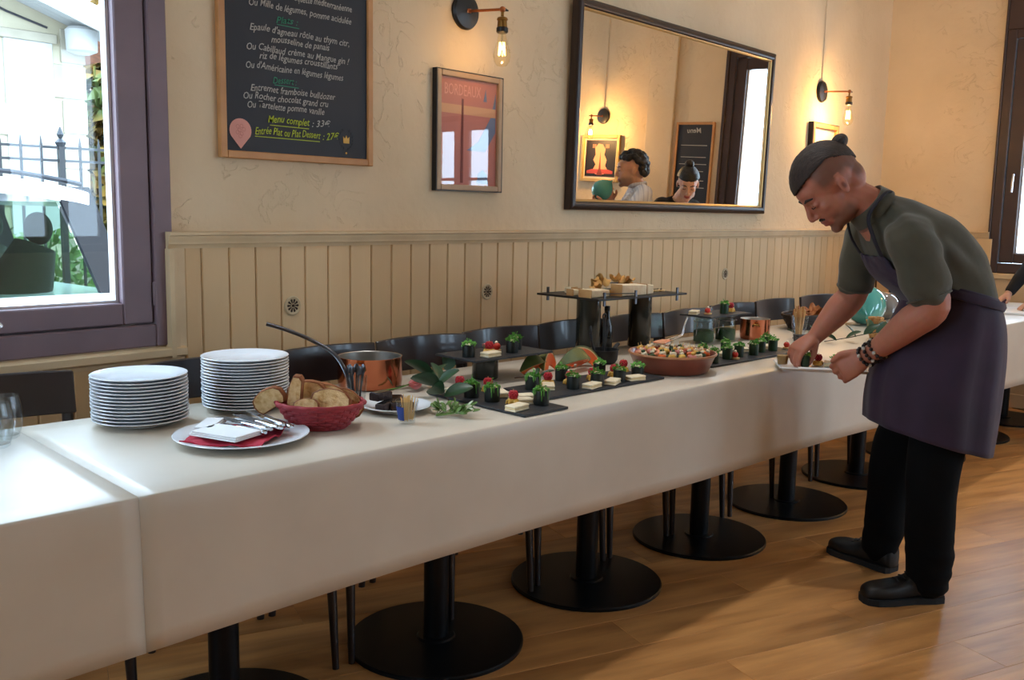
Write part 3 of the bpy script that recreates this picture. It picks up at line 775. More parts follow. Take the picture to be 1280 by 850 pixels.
# menu blackboard
t, w, h = wall_frame('back', 'menu blackboard in an oak frame, chalked in white, green and yellow', 'menu_blackboard', 'blackboard', 1.643, 2.263, 1.459, 2.46, 0.024, 0.024, 'oak_frame')
quick_box('board', (-w / 2 + 0.024, -0.014, 0.024), (w / 2 - 0.024, -0.002, h - 0.024), 'board_black', t)
X_ = lambda x: x - 1.953
lines = [('Entrées :', 1.86, 2.10, 0.09, 'chalk_green'), ('Tartare de saumon, crème méditerranéenne', 1.75, 2.035, 0.42, 'chalk_white'), ('sur lit de roquette méditerranéenne', 1.83, 1.985, 0.34, 'chalk_white'),
         ('Ou Mille de légumes, pomme acidulée', 1.757, 1.944, 0.412, 'chalk_white'), ('Plats :', 1.859, 1.904, 0.085, 'chalk_green'), ('Epaule d\'agneau rôtie au thym citr,', 1.759, 1.868, 0.40, 'chalk_white'),
         ('mousseline de panais', 1.839, 1.840, 0.235, 'chalk_white'), ('Ou Cabillaud crème au Mangue gin !', 1.746, 1.806, 0.412, 'chalk_white'), ('riz de légumes croustillants', 1.793, 1.783, 0.315, 'chalk_white'),
         ('Ou d\'Américaine en légumes légumes', 1.742, 1.748, 0.391, 'chalk_white'), ('Dessert :', 1.843, 1.710, 0.094, 'chalk_green'), ('Entremet framboise bulldozer', 1.758, 1.678, 0.339, 'chalk_white'),
         ('Ou Rocher chocolat grand cru', 1.731, 1.651, 0.335, 'chalk_white'), ('Ou Tartelette pomme vanille', 1.745, 1.624, 0.304, 'chalk_white'), ('Menu complet', 1.822, 1.582, 0.165, 'chalk_lime'), (': 33€', 1.997, 1.582, 0.078, 'chalk_white'),
         ('Entrée Plat ou Plat Dessert', 1.772, 1.541, 0.26, 'chalk_lime'), (': 27€', 2.042, 1.541, 0.07, 'chalk_lime')]
for s, x, z, wd, mt in lines:
    put_text(t, s, X_(x), z - 1.459, wd, mt, h=0.031 if mt != 'chalk_lime' else 0.034, bold=0.006, jit=0.0045)
for x0, x1, z in ((1.862, 1.95, 1.897), (1.85, 1.945, 1.703), (1.83, 1.985, 1.572), (1.772, 2.03, 1.532)):
    flat(t, 'underline', [(X_(x0), z - 1.459), (X_(x1), z - 1.459 - 0.001), (X_(x1), z - 1.459 + 0.0018), (X_(x0), z - 1.459 + 0.0025)], 'chalk_lime' if z < 1.6 else 'chalk_green', -0.0155)
pin = [(1.7185 + 0.040 * math.cos(a), 1.5475 + 0.038 * math.sin(a)) for a in [math.radians(-28 + k * (236 / 20)) for k in range(21)]] + [(1.7185, 1.490)]
flat(t, 'pin_sticker', [(X_(x), z - 1.459) for x, z in pin], 'pin_pink', -0.0160)
for k, (dx, dz) in enumerate(((-0.010, 0.012), (0.004, 0.014), (0.012, 0.004), (-0.004, 0.001), (0.004, -0.010), (-0.011, -0.006), (-0.001, -0.018))):
    MB().rings([[(X_(1.718) + dx + r * math.cos(a), -0.0166, 1.5475 - 1.459 + dz + r * math.sin(a)) for a in [2 * PI * j / 14 for j in range(14)]] for r in (0.0052, 0.0066)], caps=False).build('grape_mark', 'pin_line', t)
# wreath emblem with a little gold crown-like W
for sgn in (-1, 1):
    for k in range(7):
        a = math.radians(-70 + k * 22)
        cx, cz = X_(2.145) + sgn * 0.030 * math.cos(a), 1.548 - 1.459 + 0.034 * math.sin(a)
        flat(t, 'wreath_leaf', [(cx - 0.003, cz - 0.005), (cx + 0.002 * sgn, cz - 0.001), (cx + 0.003 * sgn, cz + 0.006), (cx - 0.003 * sgn, cz + 0.002)], 'car_trim', -0.0155)
flat(t, 'crown_mark', [(X_(2.145) + a, 1.548 - 1.459 + b) for a, b in ((-0.013, -0.014), (0.013, -0.014), (0.014, 0.010), (0.006, 0.002), (0.0, 0.014), (-0.006, 0.002), (-0.014, 0.010))], 'gold_mark', -0.0158)
flat(t, 'dot_mark', [(X_(2.145) + 0.004 * math.cos(a), 1.500 - 1.459 + 0.004 * math.sin(a)) for a in [2 * PI * j / 8 for j in range(8)]], 'gold_mark', -0.0155)

# framed travel poster
t, w, h = wall_frame('back', 'framed pink travel poster under the near wall lamp', 'framed_poster', 'picture', 2.580, 2.952, 1.386, 1.846, 0.028, 0.022, 'pale_wood', 'black_edge')
quick_box('print', (-w / 2 + 0.022, -0.012, 0.022), (w / 2 - 0.022, -0.002, h - 0.022), 'poster_pink', t)
put_text(t, 'BORDEAUX', -0.135, 0.372, 0.205, 'poster_title', -0.0126, 0.062, 0.0, 0.0, 0, 'title')
flat(t, 'river', [(-0.01, 0.16), (0.06, 0.20), (0.13, 0.30), (0.158, 0.40), (0.158, 0.24), (0.10, 0.16)], 'poster_blue', -0.0126)
flat(t, 'roof_band', [(-0.158, 0.30), (0.158, 0.30), (0.158, 0.335), (-0.158, 0.335)], 'poster_tan', -0.0130)
flat(t, 'mast', [(-0.045, 0.03), (-0.03, 0.03), (-0.03, 0.36), (-0.04, 0.36)], 'poster_mast', -0.0134)
flat(t, 'spire', [(0.085, 0.36), (0.105, 0.36), (0.098, 0.41)], 'poster_blue', -0.0126)
flat(t, 'figure', [(0.05, 0.03), (0.12, 0.03), (0.11, 0.07), (0.085, 0.085), (0.06, 0.07)], 'poster_blue', -0.0126)
quick_box('cover_glass', (-w / 2 + 0.021, -0.0185, 0.021), (w / 2 - 0.021, -0.017, h - 0.021), 'picture_glass', t)

# small framed print under the far wall lamp
t, w, h = wall_frame('back', 'small framed print with a deep dark edge under the far wall lamp', 'framed_print', 'picture', 5.93, 6.33, 1.49, 1.915, 0.036, 0.030, 'oak_frame', 'black_edge')
quick_box('mount', (-w / 2 + 0.03, -0.014, 0.03), (w / 2 - 0.03, -0.002, h - 0.03), 'mat_board', t)
flat(t, 'drawing', [(-0.08, 0.10), (0.09, 0.10), (0.06, 0.26), (0.0, 0.31), (-0.06, 0.24)], 'poster_tan', -0.0146)

# big wall mirror, hung leaning a little forward
t = thing('wall_mirror', 'large wall mirror in a dark wooden frame with a thin gold lip', 'mirror', (4.356, W - 0.035, 1.319))
t.rotation_euler = (math.radians(1.3), 0, 0)
mw, mh, fb = 1.897, 0.935, 0.050
def moulding(p0, p1, inward):
    """frame side between two outer corners, mitred; profile (in, out-of-wall)."""
    prof = [(0, 0.034), (0, 0.0), (0.006, -0.006), (0.022, -0.010), (0.034, -0.006), (0.040, 0.004), (0.040, 0.034)]
    p0, p1, n = Vector(p0), Vector(p1), Vector(inward)
    d = (p1 - p0).normalized()
    return MB().rings([[p0 + (n + d) * a + Vector((0, b, 0)) for a, b in prof], [p1 + (n - d) * a + Vector((0, b, 0)) for a, b in prof]])
def lip(p0, p1, inward):
    prof = [(0.039, 0.030), (0.039, 0.001), (0.045, 0.004), (0.052, 0.016), (0.052, 0.030)]
    p0, p1, n = Vector(p0), Vector(p1), Vector(inward)
    d = (p1 - p0).normalized()
    return MB().rings([[p0 + (n + d) * a + Vector((0, b, 0)) for a, b in prof], [p1 + (n - d) * a + Vector((0, b, 0)) for a, b in prof]])
A, B, C_, D = (-mw / 2, 0, 0), (mw / 2, 0, 0), (mw / 2, 0, mh), (-mw / 2, 0, mh)
for p, q_, n in ((A, B, (0, 0, 1)), (B, C_, (-1, 0, 0)), (C_, D, (0, 0, -1)), (D, A, (1, 0, 0))):
    f_ = moulding(p, q_, n).build('frame_bar', 'dark_wood', t, smooth=35)
    lip(p, q_, n).build('gold_lip', 'gold_lip', f_, smooth=35)
quick_box('mirror_glass', (-mw / 2 + 0.045, 0.012, 0.045), (mw / 2 - 0.045, 0.018, mh - 0.045), 'mirror_silver', t)

# wall lamps: plate, swing arm, brass socket, bare filament bulb
M('filament_dim', (255, 214, 120), 0.5, emit=(255, 206, 104), estr=2.2)
def wall_lamp(loc, rotz, lab, power, swing=0.0, fil='filament'):
    t = thing('wall_lamp', lab, 'lamp', loc, rotz, 'filament wall lamps')
    rx = Matrix.Rotation(PI / 2, 4, 'X')
    MB().lathe([(0.0, 0.0), (0.068, 0.0), (0.070, 0.010), (0.064, 0.020), (0.04, 0.026), (0.0, 0.028)], 32).xf(rx).build('wall_plate', 'bakelite', t, smooth=35)
    MB().tube([(0, -0.003, 0.06), (0, -0.003, 0.5), (0, -0.003, ZC - loc[2] - 0.01)], 0.0016, 6).build('cable', 'plaster', t)
    L = 0.19; ex = math.sin(swing) * L; ey = -math.cos(swing) * L
    MB().tube([(0, -0.024, 0), (ex, ey, -0.010)], 0.0055, 10).build('arm', 'copper', t, smooth=50)
    MB().lathe([(0.010, 0), (0.011, 0.008), (0.010, 0.016)], 12, (0, -0.026, -0.008)).build('arm_joint', 'copper', t, smooth=40)
    k = MB().ellipsoid((ex, ey, -0.010), (0.012, 0.012, 0.012), 12, 8).build('knuckle', 'copper', t, smooth=60)
    MB().tube([(ex + 0.010, ey - 0.004, -0.010), (ex + 0.024, ey - 0.008, -0.012)], [0.006, 0.003], 8).build('thumb_screw', 'bakelite', k, smooth=50)
    s = MB().lathe([(0.006, 0.0), (0.006, -0.022), (0.019, -0.027), (0.022, -0.034), (0.018, -0.039), (0.020, -0.062), (0.018, -0.064)], 18, (ex, ey, -0.014)).build('socket', 'brass', t, smooth=35)
    MB().lathe([(0.020, -0.062), (0.023, -0.066), (0.023, -0.080), (0.018, -0.085), (0.012, -0.085)], 18, (ex, ey, -0.014)).build('socket_ring', 'bakelite', s, smooth=35)
    bp = [(0.013, -0.082), (0.016, -0.098), (0.023, -0.125), (0.031, -0.155), (0.033, -0.172), (0.029, -0.192), (0.018, -0.206), (0.002, -0.210)]
    b = MB().lathe(bp, 24, (ex, ey, -0.014)).build('bulb', 'bulb_glass', t, smooth=70)
    for j in range(6):
        a = 2 * PI * j / 6; a2 = a + 0.5
        MB().tube([(ex + 0.010 * math.cos(a), ey + 0.010 * math.sin(a), -0.132), (ex + 0.014 * math.cos(a2), ey + 0.014 * math.sin(a2), -0.182)], 0.0013, 5).build('filament', fil, b)
    MB().tube([(ex, ey, -0.098), (ex, ey, -0.132)], 0.004, 8).build('stem', 'clear_glass', b)
    l = bpy.data.lights.new('bulb_light', 'POINT'); l.energy = power; l.color = (1.0, 0.60, 0.24); l.shadow_soft_size = 0.012
    lo = bpy.data.objects.new('bulb_light', l); COL.objects.link(lo); lo.parent = t; lo.location = (ex, ey, -0.157)
    return t
wall_lamp((2.745, W, 2.083), 0, 'wall lamp with bare filament bulb, between menu blackboard and mirror', 0.3, swing=0.10, fil='filament_dim')
wall_lamp((6.080, W, 2.122), 0, 'glowing wall lamp with bare bulb, right of the mirror near the corner', 3.8, swing=0.05)
wall_lamp((XE, 0.03, 2.075), -PI / 2, 'wall lamp seen only in the mirror, above the dark poster', 6)

# dark poster and second blackboard on the end wall: both show in the mirror
t, w, h = wall_frame('right', 'dark poster in a gilt frame on the end wall, seen in the mirror', 'dark_poster', 'picture', -0.19, 0.25, 1.475, 1.905, 0.03, 0.03, 'gold_lip')
quick_box('mount', (-w / 2 + 0.03, -0.010, 0.03), (w / 2 - 0.03, -0.002, h - 0.03), 'mat_board', t)
quick_box('print', (-w / 2 + 0.048, -0.013, 0.048), (w / 2 - 0.048, -0.010, h - 0.048), 'poster_dark', t)
blob = [(-0.05, 0.07), (-0.09, 0.11), (-0.06, 0.15), (-0.075, 0.20), (-0.045, 0.25), (-0.055, 0.30), (-0.02, 0.345), (0.03, 0.35), (0.065, 0.31), (0.055, 0.25), (0.08, 0.20), (0.05, 0.16), (0.08, 0.11), (0.05, 0.07)]
flat(t, 'cloud_shape', blob, 'poster_salmon', -0.0136)
flat(t, 'tower_shape', [(-0.035, 0.06), (0.035, 0.06), (0.012, 0.12), (0.006, 0.20), (0.0, 0.28), (-0.006, 0.20), (-0.012, 0.12)], 'poster_mast', -0.0142)
flat(t, 'ground_band', [(-0.15, 0.075), (0.15, 0.075), (0.15, 0.10), (0.09, 0.115), (-0.09, 0.115), (-0.15, 0.10)], 'poster_red', -0.0139)
for x_ in (-0.09, -0.075, -0.06, 0.06, 0.075, 0.09):
    flat(t, 'title_stroke', [(x_ - 0.003, 0.31), (x_ + 0.003, 0.31), (x_ + 0.003, 0.345), (x_ - 0.003, 0.345)], 'poster_salmon', -0.0139)
t, w, h = wall_frame('right', 'narrow oak-framed blackboard on the end wall, seen in the mirror', 'second_blackboard', 'blackboard', 0.835, 1.215, 1.10, 2.02, 0.022, 0.022, 'oak_frame')
quick_box('board', (-w / 2 + 0.022, -0.013, 0.022), (w / 2 - 0.022, -0.002, h - 0.022), 'board_black', t)
put_text(t, 'Menu', -0.06, 0.83, 0.14, 'chalk_white', -0.0145, 0.06, 0.15, 0.02, 0.002)
for k, (wd, z) in enumerate(((0.26, 0.72), (0.25, 0.62), (0.27, 0.56), (0.22, 0.50), (0.24, 0.42), (0.26, 0.36))):
    flat(t, 'chalk_line', [(-wd / 2, z), (wd / 2, z + 0.002), (wd / 2, z + 0.007), (-wd / 2, z + 0.006)], 'chalk_white', -0.0142)

# unseen ceiling downlights, added to brighten the table top
M('added_lamp_can', (40, 38, 38), 0.5)
M('added_lamp_lens', (255, 244, 230), 0.4, emit=(255, 240, 220), estr=8)
for k, s_ in enumerate((1.9, 3.1, 4.3, 5.5)):
    p = TP(s_, 2.02, ZC)
    t = thing('added_ceiling_spot', 'added unseen ceiling downlight over the buffet, %s from the left window' % ['first', 'second', 'third', 'fourth'][k], 'lamp', p, 0, 'added ceiling downlights over the buffet')
    MB().lathe([(0.0, -0.001), (0.055, -0.001), (0.055, -0.16), (0.050, -0.16), (0.048, -0.13), (0.0, -0.13)], 28).build('can', 'added_lamp_can', t, smooth=40)
    MB().lathe([(0.0, -0.1302), (0.046, -0.1302), (0.040, -0.138), (0.0, -0.140)], 24).build('lens', 'added_lamp_lens', t, smooth=40)
    l = bpy.data.lights.new('downlight', 'SPOT'); l.energy = 14; l.color = (0.94, 0.97, 1.0); l.spot_size = math.radians(52); l.spot_blend = 1.0; l.shadow_soft_size = 0.05  # added fill light for the table top
    lo = bpy.data.objects.new('downlight', l); COL.objects.link(lo); lo.parent = t; lo.location = (0, 0, -0.17)
# ------------------------------------------------------------------ tableware and food on the buffet
M('porcelain', (228, 231, 235), 0.15, coat=0.2)
M('napkin_white', (226, 226, 226), 0.85, bump=0.1, bscale=120)
M('napkin_red', (176, 36, 58), 0.85, bump=0.1, bscale=120)
M('steel', (190, 192, 196), 0.22, 1.0)
M('dark_steel', (90, 92, 98), 0.3, 1.0)
M('wicker_red', (158, 46, 54), 0.6, rgb2=(132, 34, 42), scale=30)
M('crumb', (232, 200, 146), 0.85, rgb2=(204, 158, 98), scale=70, bump=0.5, bscale=160, lo=0.42, hi=0.68)
M('crust', (142, 82, 38), 0.7, rgb2=(118, 66, 30), scale=25, bump=0.3, bscale=60)
M('copper_pot', (200, 124, 92), 0.16, 1.0, rgb2=(182, 104, 74), scale=6)
M('tin', (176, 172, 166), 0.35, 1.0)
M('brownie', (44, 28, 26), 0.7, rgb2=(58, 38, 34), scale=40, bump=0.4, bscale=120)
M('toothpick_wood', (216, 178, 112), 0.7)
M('label_blue', (36, 62, 130), 0.6)
M('leaf_dark', (32, 62, 38), 0.4, rgb2=(44, 78, 46), scale=8)
M('leaf_euca', (92, 124, 100), 0.55, rgb2=(78, 108, 88), scale=8)
M('stem_brown', (72, 56, 44), 0.8)
M('petal_pink', (228, 150, 146), 0.6, rgb2=(210, 118, 120), scale=12)
M('sprig_green', (104, 136, 62), 0.6, rgb2=(66, 98, 44), scale=30)
M('sprig_pale', (190, 200, 170), 0.7)
M('slate', (34, 35, 38), 0.55, rgb2=(44, 45, 48), scale=20, bump=0.2, bscale=80)
M('nori', (15, 19, 18), 0.4, rgb2=(24, 30, 26), scale=30)
M('cress', (112, 172, 66), 0.55, rgb2=(70, 128, 46), scale=60)
M('cucumber', (22, 40, 24), 0.4, rgb2=(44, 72, 38), scale=20)
M('cream_cheese', (236, 222, 192), 0.6, rgb2=(224, 204, 168), scale=40)
M('yellow_cheese', (222, 178, 84), 0.5, rgb2=(206, 152, 60), scale=40)
M('raspberry', (176, 26, 40), 0.35, sss=0.0)
M('tomato', (190, 48, 34), 0.3)
M('crisp_gold', (228, 180, 106), 0.6, rgb2=(206, 150, 80), scale=30)
M('spread_pale', (226, 202, 152), 0.6)
M('board_dark', (22, 21, 22), 0.45)
M('smoked_glass', (44, 44, 38), 0.1, coat=0.4)
M('black_glass', (16, 17, 18), 0.12, coat=0.3)
M('clay', (128, 62, 42), 0.32, rgb2=(108, 48, 32), scale=8, coat=0.25)
M('clay_rim', (176, 120, 82), 0.4)
M('fruit_orange', (226, 108, 44), 0.5, rgb2=(210, 88, 40), scale=14)
M('fruit_green', (72, 88, 44), 0.4, rgb2=(112, 108, 56), scale=9)
M('fruit_rim', (216, 190, 138), 0.6)
M('cast_iron', (28, 28, 30), 0.6)
M('herb_green', (44, 66, 40), 0.7, rgb2=(70, 92, 56), scale=30)
M('shrimp', (214, 124, 88), 0.5, rgb2=(226, 160, 120), scale=30)
M('ham', (206, 128, 118), 0.5)
M('wood_light', (206, 160, 104), 0.6, rgb2=(186, 136, 82), scale=14)
M('crisp', (150, 84, 44), 0.6, rgb2=(188, 120, 62), scale=20)
M('breadstick', (206, 158, 100), 0.7, rgb2=(190, 136, 80), scale=20)
M('dark_wicker', (50, 36, 28), 0.6)
M('balloon_teal', (70, 150, 140), 0.15, coat=0.6, spec=0.6)
M('balloon_grey', (120, 112, 106), 0.15, coat=0.6, spec=0.6)
M('sauce', (150, 108, 40), 0.4)
glass_mat('jar_glass', tint=(0.90, 0.95, 0.92, 1), gloss=0.02, ior=1.4, rmin=0.02)

def place(name, lab, cat, s, n, z=TOP + 0.0025, rot=0.0, group=None):
    return thing(name, lab, cat, TP(s, n, z), DEL + rot, group)
ORD = ['top', 'second', 'third', 'fourth', 'fifth', 'sixth', 'seventh', 'eighth', 'ninth', 'tenth', 'eleventh', 'twelfth', 'thirteenth', 'fourteenth', 'fifteenth', 'sixteenth', 'seventeenth', 'eighteenth', 'nineteenth']

# --- plate stacks
def plate_mesh(R, nm='plate'):
    k = R / 0.117
    pr = [(0.0, 0.002), (0.060, 0.002), (0.062, 0.0), (0.068, 0.0), (0.070, 0.003), (0.085, 0.006), (0.112, 0.0155), (0.1165, 0.0170), (0.117, 0.0180), (0.1160, 0.0190),
          (0.110, 0.0185), (0.082, 0.0092), (0.074, 0.0068), (0.0, 0.0062)]
    return MB().lathe([(r * k, z) for r, z in pr], 56).mesh(nm, smooth=35)
pm = plate_mesh(0.117)
def stack(s, n, count, step, which):
    for i in range(count):
        o = obj('dinner_plate', pm, 'porcelain', None, TP(s + random.uniform(-.0012, .0012), n + random.uniform(-.0012, .0012), TOP + 0.0022 + i * step), random.uniform(0, 6))
        j = count - 1 - i
        lab = ('white dinner plate on top of the %s stack' % which) if j == 0 else ('white dinner plate at the bottom of the %s stack' % which) if i == 0 else 'white dinner plate, %s from the top of the %s stack' % (ORD[j], which)
        tag(o, lab, 'plate', 'stacked white plates')
stack(0.968, 2.335, 14, 0.0085, 'shorter left')
stack(1.262, 2.335, 17, 0.0081, 'taller right')

# --- wine tumblers at the left edge
def tumbler(s, n, lab):
    pr = [(0.0, 0.0), (0.020, 0.0), (0.026, 0.004), (0.033, 0.03), (0.036, 0.055), (0.033, 0.082), (0.028, 0.103), (0.0272, 0.103), (0.032, 0.082), (0.0348, 0.055), (0.032, 0.03), (0.025, 0.009), (0.0, 0.007)]
    o = MB().lathe(pr, 36).build('wine_glass', 'clear_glass', None, smooth=60, loc=TP(s, n, TOP + 0.001))
    tag(o, lab, 'glass', 'stemless wine glasses at the left edge')
tumbler(0.625, 2.30, 'clear stemless wine glass cut by the left edge, nearer one')
tumbler(0.668, 2.378, 'clear stemless wine glass by the left edge, behind the nearer one')

# --- big plate with napkins and cutlery
pc = (1.075, 2.012)
o = obj('serving_plate', plate_mesh(0.158, 'serving_plate'), 'porcelain', None, TP(*pc, TOP + 0.0022))
tag(o, 'large white plate holding red and white napkins and cutlery', 'plate')
def cloth_patch(name, mat, lab, s, n, z, w, d, rot, amp, seed, th=0.004):
    N = 14; mb = MB()
    def P(i, j, up):
        x, y = (i / N - 0.5) * w, (j / N - 0.5) * d
        e = min(i, N - i, j, N - j) / N
        zz = amp * (0.5 + noise.noise(Vector((x * 28, y * 28, seed)))) + (th if up else 0)
        return (x + 0.006 * noise.noise(Vector((y * 30, seed, 1))), y + 0.006 * noise.noise(Vector((x * 30, seed, 4))), max(zz, 0))
    top = [P(i, j, True) for i in range(N + 1) for j in range(N + 1)]; bot = [P(i, j, False) for i in range(N + 1) for j in range(N + 1)]
    q = lambda i, j: i * (N + 1) + j
    fs = [(q(i, j), q(i + 1, j), q(i + 1, j + 1), q(i, j + 1)) for i in range(N) for j in range(N)]
    B = (N + 1) ** 2
    fs += [tuple(B + a for a in reversed(f)) for f in fs]
    bd = [q(i, 0) for i in range(N)] + [q(N, j) for j in range(N)] + [q(N - i, N) for i in range(N)] + [q(0, N - j) for j in range(N)]
    fs += [(bd[k], B + bd[k], B + bd[(k + 1) % len(bd)], bd[(k + 1) % len(bd)]) for k in range(len(bd))]
    mb.add(top + bot, fs)
    o = mb.build(name, mat, None, smooth=60, loc=TP(s, n, z), rotz=DEL + rot)
    return tag(o, lab, 'napkin')
pz = TOP + 0.0105
cloth_patch('paper_napkin', 'napkin_red', 'crumpled red napkin under the cutlery on the large plate', 1.055, 2.005, pz, 0.19, 0.19, 0.7, 0.012, 3)
def folded(s, n, z, w, d, rot, lab):
    t = place('folded_napkin', lab, 'napkin', s, n, z, rot)
    for k in range(3):
        MB().box((-w / 2 + 0.002 * k, -d / 2, 0.004 * k), (w / 2 - 0.002 * k, d / 2 - 0.003 * k, 0.0036 + 0.004 * k)).build('fold_layer', 'napkin_white', t, bevel=0.0012)
folded(1.020, 1.985, pz + 0.017, 0.095, 0.14, 0.35, 'folded white napkin lying flat on the red one')
folded(1.030, 2.085, pz + 0.017, 0.05, 0.11, -0.75, 'narrow folded white napkin at the left rim of the large plate')
def knife_parts(t):
    MB().add([(-0.006, 0, 0), (0.007, 0, 0), (0.009, 0.05, 0), (0.007, 0.105, 0), (-0.002, 0.118, 0), (-0.006, 0.10, 0), (-0.006, 0, 0.0018), (0.007, 0, 0.0012), (0.009, 0.05, 0.0012), (0.007, 0.105, 0.0012), (-0.002, 0.118, 0.0014), (-0.006, 0.10, 0.0018)],
             [(5, 4, 3, 2, 1, 0), (6, 7, 8, 9, 10, 11)] + [(i, (i + 1) % 6, 6 + (i + 1) % 6, 6 + i) for i in range(6)]).build('blade', 'steel', t)
    MB().tube([(0, 0.004, 0.003), (0, -0.03, 0.004), (0, -0.07, 0.0045), (0, -0.092, 0.0045), (0, -0.098, 0.004)], [0.0055, 0.0075, 0.0088, 0.0088, 0.005], 12, flat=0.6).build('handle', 'steel', t, smooth=50)
for i in range(7):
    s_ = 1.072 + i * 0.0175; n_ = 2.020 + 0.008 * (i % 3) + 0.002 * i
    t = place('table_knife', 'steel table knife, %s from the left in the fan on the large plate' % ['first', 'second', 'third', 'fourth', 'fifth', 'sixth', 'last'][i], 'knife', s_, n_, pz + 0.0190 + 0.005 * (i % 2), 0.16 - 0.05 * i, 'knives on the large plate')
    knife_parts(t)

# --- bread basket
t = place('bread_basket', 'oval red woven basket full of bread', 'basket', 1.292, 2.010, rot=-0.8)
def bR(u): return 0.058 + 0.040 * u ** 0.8
for k in range(9):
    u = k / 8; pts = []
    for j in range(96):
        a = 2 * PI * j / 96; r = bR(u) + 0.0026 * math.sin(a * 14 + k * PI)
        pts.append((r * 1.12 * math.cos(a), r * 0.92 * math.sin(a), 0.004 + 0.060 * u))
    MB().tube(pts + [pts[0]], 0.0037 if k < 8 else 0.0055, 6, caps=False).build('weave_strand', 'wicker_red', t, smooth=60)
for j in range(28):
    a = 2 * PI * (j + 0.5) / 28
    MB().tube([(bR(u) * 1.12 * math.cos(a), bR(u) * 0.92 * math.sin(a), 0.004 + 0.060 * u) for u in (0, 0.35, 0.7, 1.0)], 0.0028, 5).build('stake', 'wicker_red', t)
MB().lathe([(0.0, 0.0), (0.060, 0.0), (0.060, 0.005), (0.0, 0.005)], 24).xf(Matrix.Diagonal((1.12, 0.92, 1, 1))).build('bottom', 'wicker_red', t)
bread_poly = [(-0.042, 0.0), (-0.050, 0.014), (-0.054, 0.034), (-0.048, 0.054), (-0.030, 0.064), (-0.008, 0.069), (0.016, 0.067), (0.038, 0.060), (0.052, 0.044), (0.053, 0.020), (0.044, 0.002)]
def bread(ds, dn, dz, rx, ry, rz, sc, lab, th=0.010, poly=None):
    t = place('bread_slice', lab, 'bread', 1.292 + ds, 2.010 + dn, TOP + dz, 0, 'bread slices in the red basket')
    t.rotation_euler = (rx, ry, rz + DEL)
    pts = [(x * sc, z * sc) for x, z in (poly or bread_poly)]
    cx = sum(p[0] for p in pts) / len(pts); cz = sum(p[1] for p in pts) / len(pts)
    ins = [(cx + (x - cx) * 0.90, cz + (z - cz) * 0.90) for x, z in pts]
    # crumb: cut faces a little uneven; crust: a band round the edge
    def face(y, sg):
        rings = [[(cx + (x - cx) * k, y + sg * 0.0016 * noise.noise(Vector((x * 90 * k, z * 90 * k, ds * 50))), cz + (z - cz) * k) for x, z in ins] for k in (1.0, 0.66, 0.33, 0.02)]
        return rings
    mb = MB(); mb.rings(list(reversed(face(-th, -1))) + face(th, 1)); mb.build('crumb', 'crumb', t)
    MB().rings([[(x, y, z) for x, z in p_] for p_, y in ((ins, -th - 0.0004), (pts, -th + 0.0015), (pts, th - 0.0015), (ins, th + 0.0004))], caps=False).build('crust', 'crust', t, smooth=40)
stick = [(-0.013, 0.0), (-0.017, 0.02), (-0.016, 0.07), (-0.010, 0.092), (0.006, 0.094), (0.014, 0.085), (0.017, 0.03), (0.013, 0.0)]
bread(-0.085, 0.075, 0.050, 0.10, -0.55, -0.85, 0.80, 'bread slice leaning out of the basket at its far left')
bread(-0.050, 0.045, 0.045, 0.10, 0.18, -0.85, 1.0, 'narrow bread stick standing upright in the basket', 0.012, stick)
bread(-0.045, -0.010, 0.040, -0.25, -0.10, -0.75, 0.62, 'small torn bread piece at the basket\'s left front')
bread(0.008, -0.030, 0.036, -0.32, 0.05, -0.80, 0.98, 'large pale bread slice at the basket\'s front')
bread(0.030, 0.010, 0.040, -0.15, 0.28, -0.80, 0.95, 'bread slice right behind the large front one')
bread(0.060, -0.005, 0.036, -0.1, 0.65, -0.70, 0.85, 'dark-crusted bread slice at the right rim of the basket')
bread(-0.005, 0.045, 0.050, 0.05, -0.12, -0.85, 0.98, 'bread slice at the back of the basket')
bread(0.045, 0.050, 0.046, 0.15, 0.20, -0.9, 0.85, 'bread heel at the back right of the basket')

# --- glass of spoons with the ladle leaning in it
def glass_cup(name, lab, s, n, r0, r1, h, mat='clear_glass', cat='glass', z=TOP + 0.0025):
    t = place(name, lab, cat, s, n, z)
    MB().lathe([(0, 0), (r0, 0), (r1, h), (r1 - 0.0018, h), (r0 - 0.0018, 0.006), (0, 0.006)], 28).build('glass', mat, t, smooth=50)
    return t
glass_cup('cutlery_glass', 'clear tumbler full of teaspoons behind the bread basket', 1.478, 2.120, 0.024, 0.031, 0.095)
for i in range(7):
    a = 2 * PI * i / 7; r = 0.013
    t = place('teaspoon', 'teaspoon standing in the glass behind the bread, %s' % ['at its right', 'at its back right', 'at its back', 'at its back left', 'at its left', 'at its front left', 'at its front right'][i], 'spoon', 1.478 + r * math.cos(a) * 0.6, 2.120 + r * math.sin(a) * 0.6, TOP + 0.012, a, 'teaspoons in the tumbler')
    t.rotation_euler = (0, 0.10, a + DEL)
    MB().tube([(0, 0, 0), (0.002, 0, 0.06), (0.003, 0, 0.092)], [0.0022, 0.0018, 0.0030], 6, flat=1).build('handle', 'dark_steel', t, smooth=50)
    MB().ellipsoid((0.004, 0, 0.104), (0.0028, 0.0085, 0.014), 10, 8).build('bowl', 'dark_steel', t, smooth=60)
t = place('ladle', 'long steel ladle with a curved handle rising over the plates', 'ladle', 1.462, 2.150)
MB().tube(catmull([(0.004, -0.015, 0.03), (-0.004, -0.02, 0.09), (-0.018, 0.02, 0.150), (-0.055, 0.065, 0.185), (-0.11, 0.10, 0.215), (-0.165, 0.13, 0.236)], 6), 0.0045, 8, flat=1.4).build('handle', 'dark_steel', t, smooth=60)
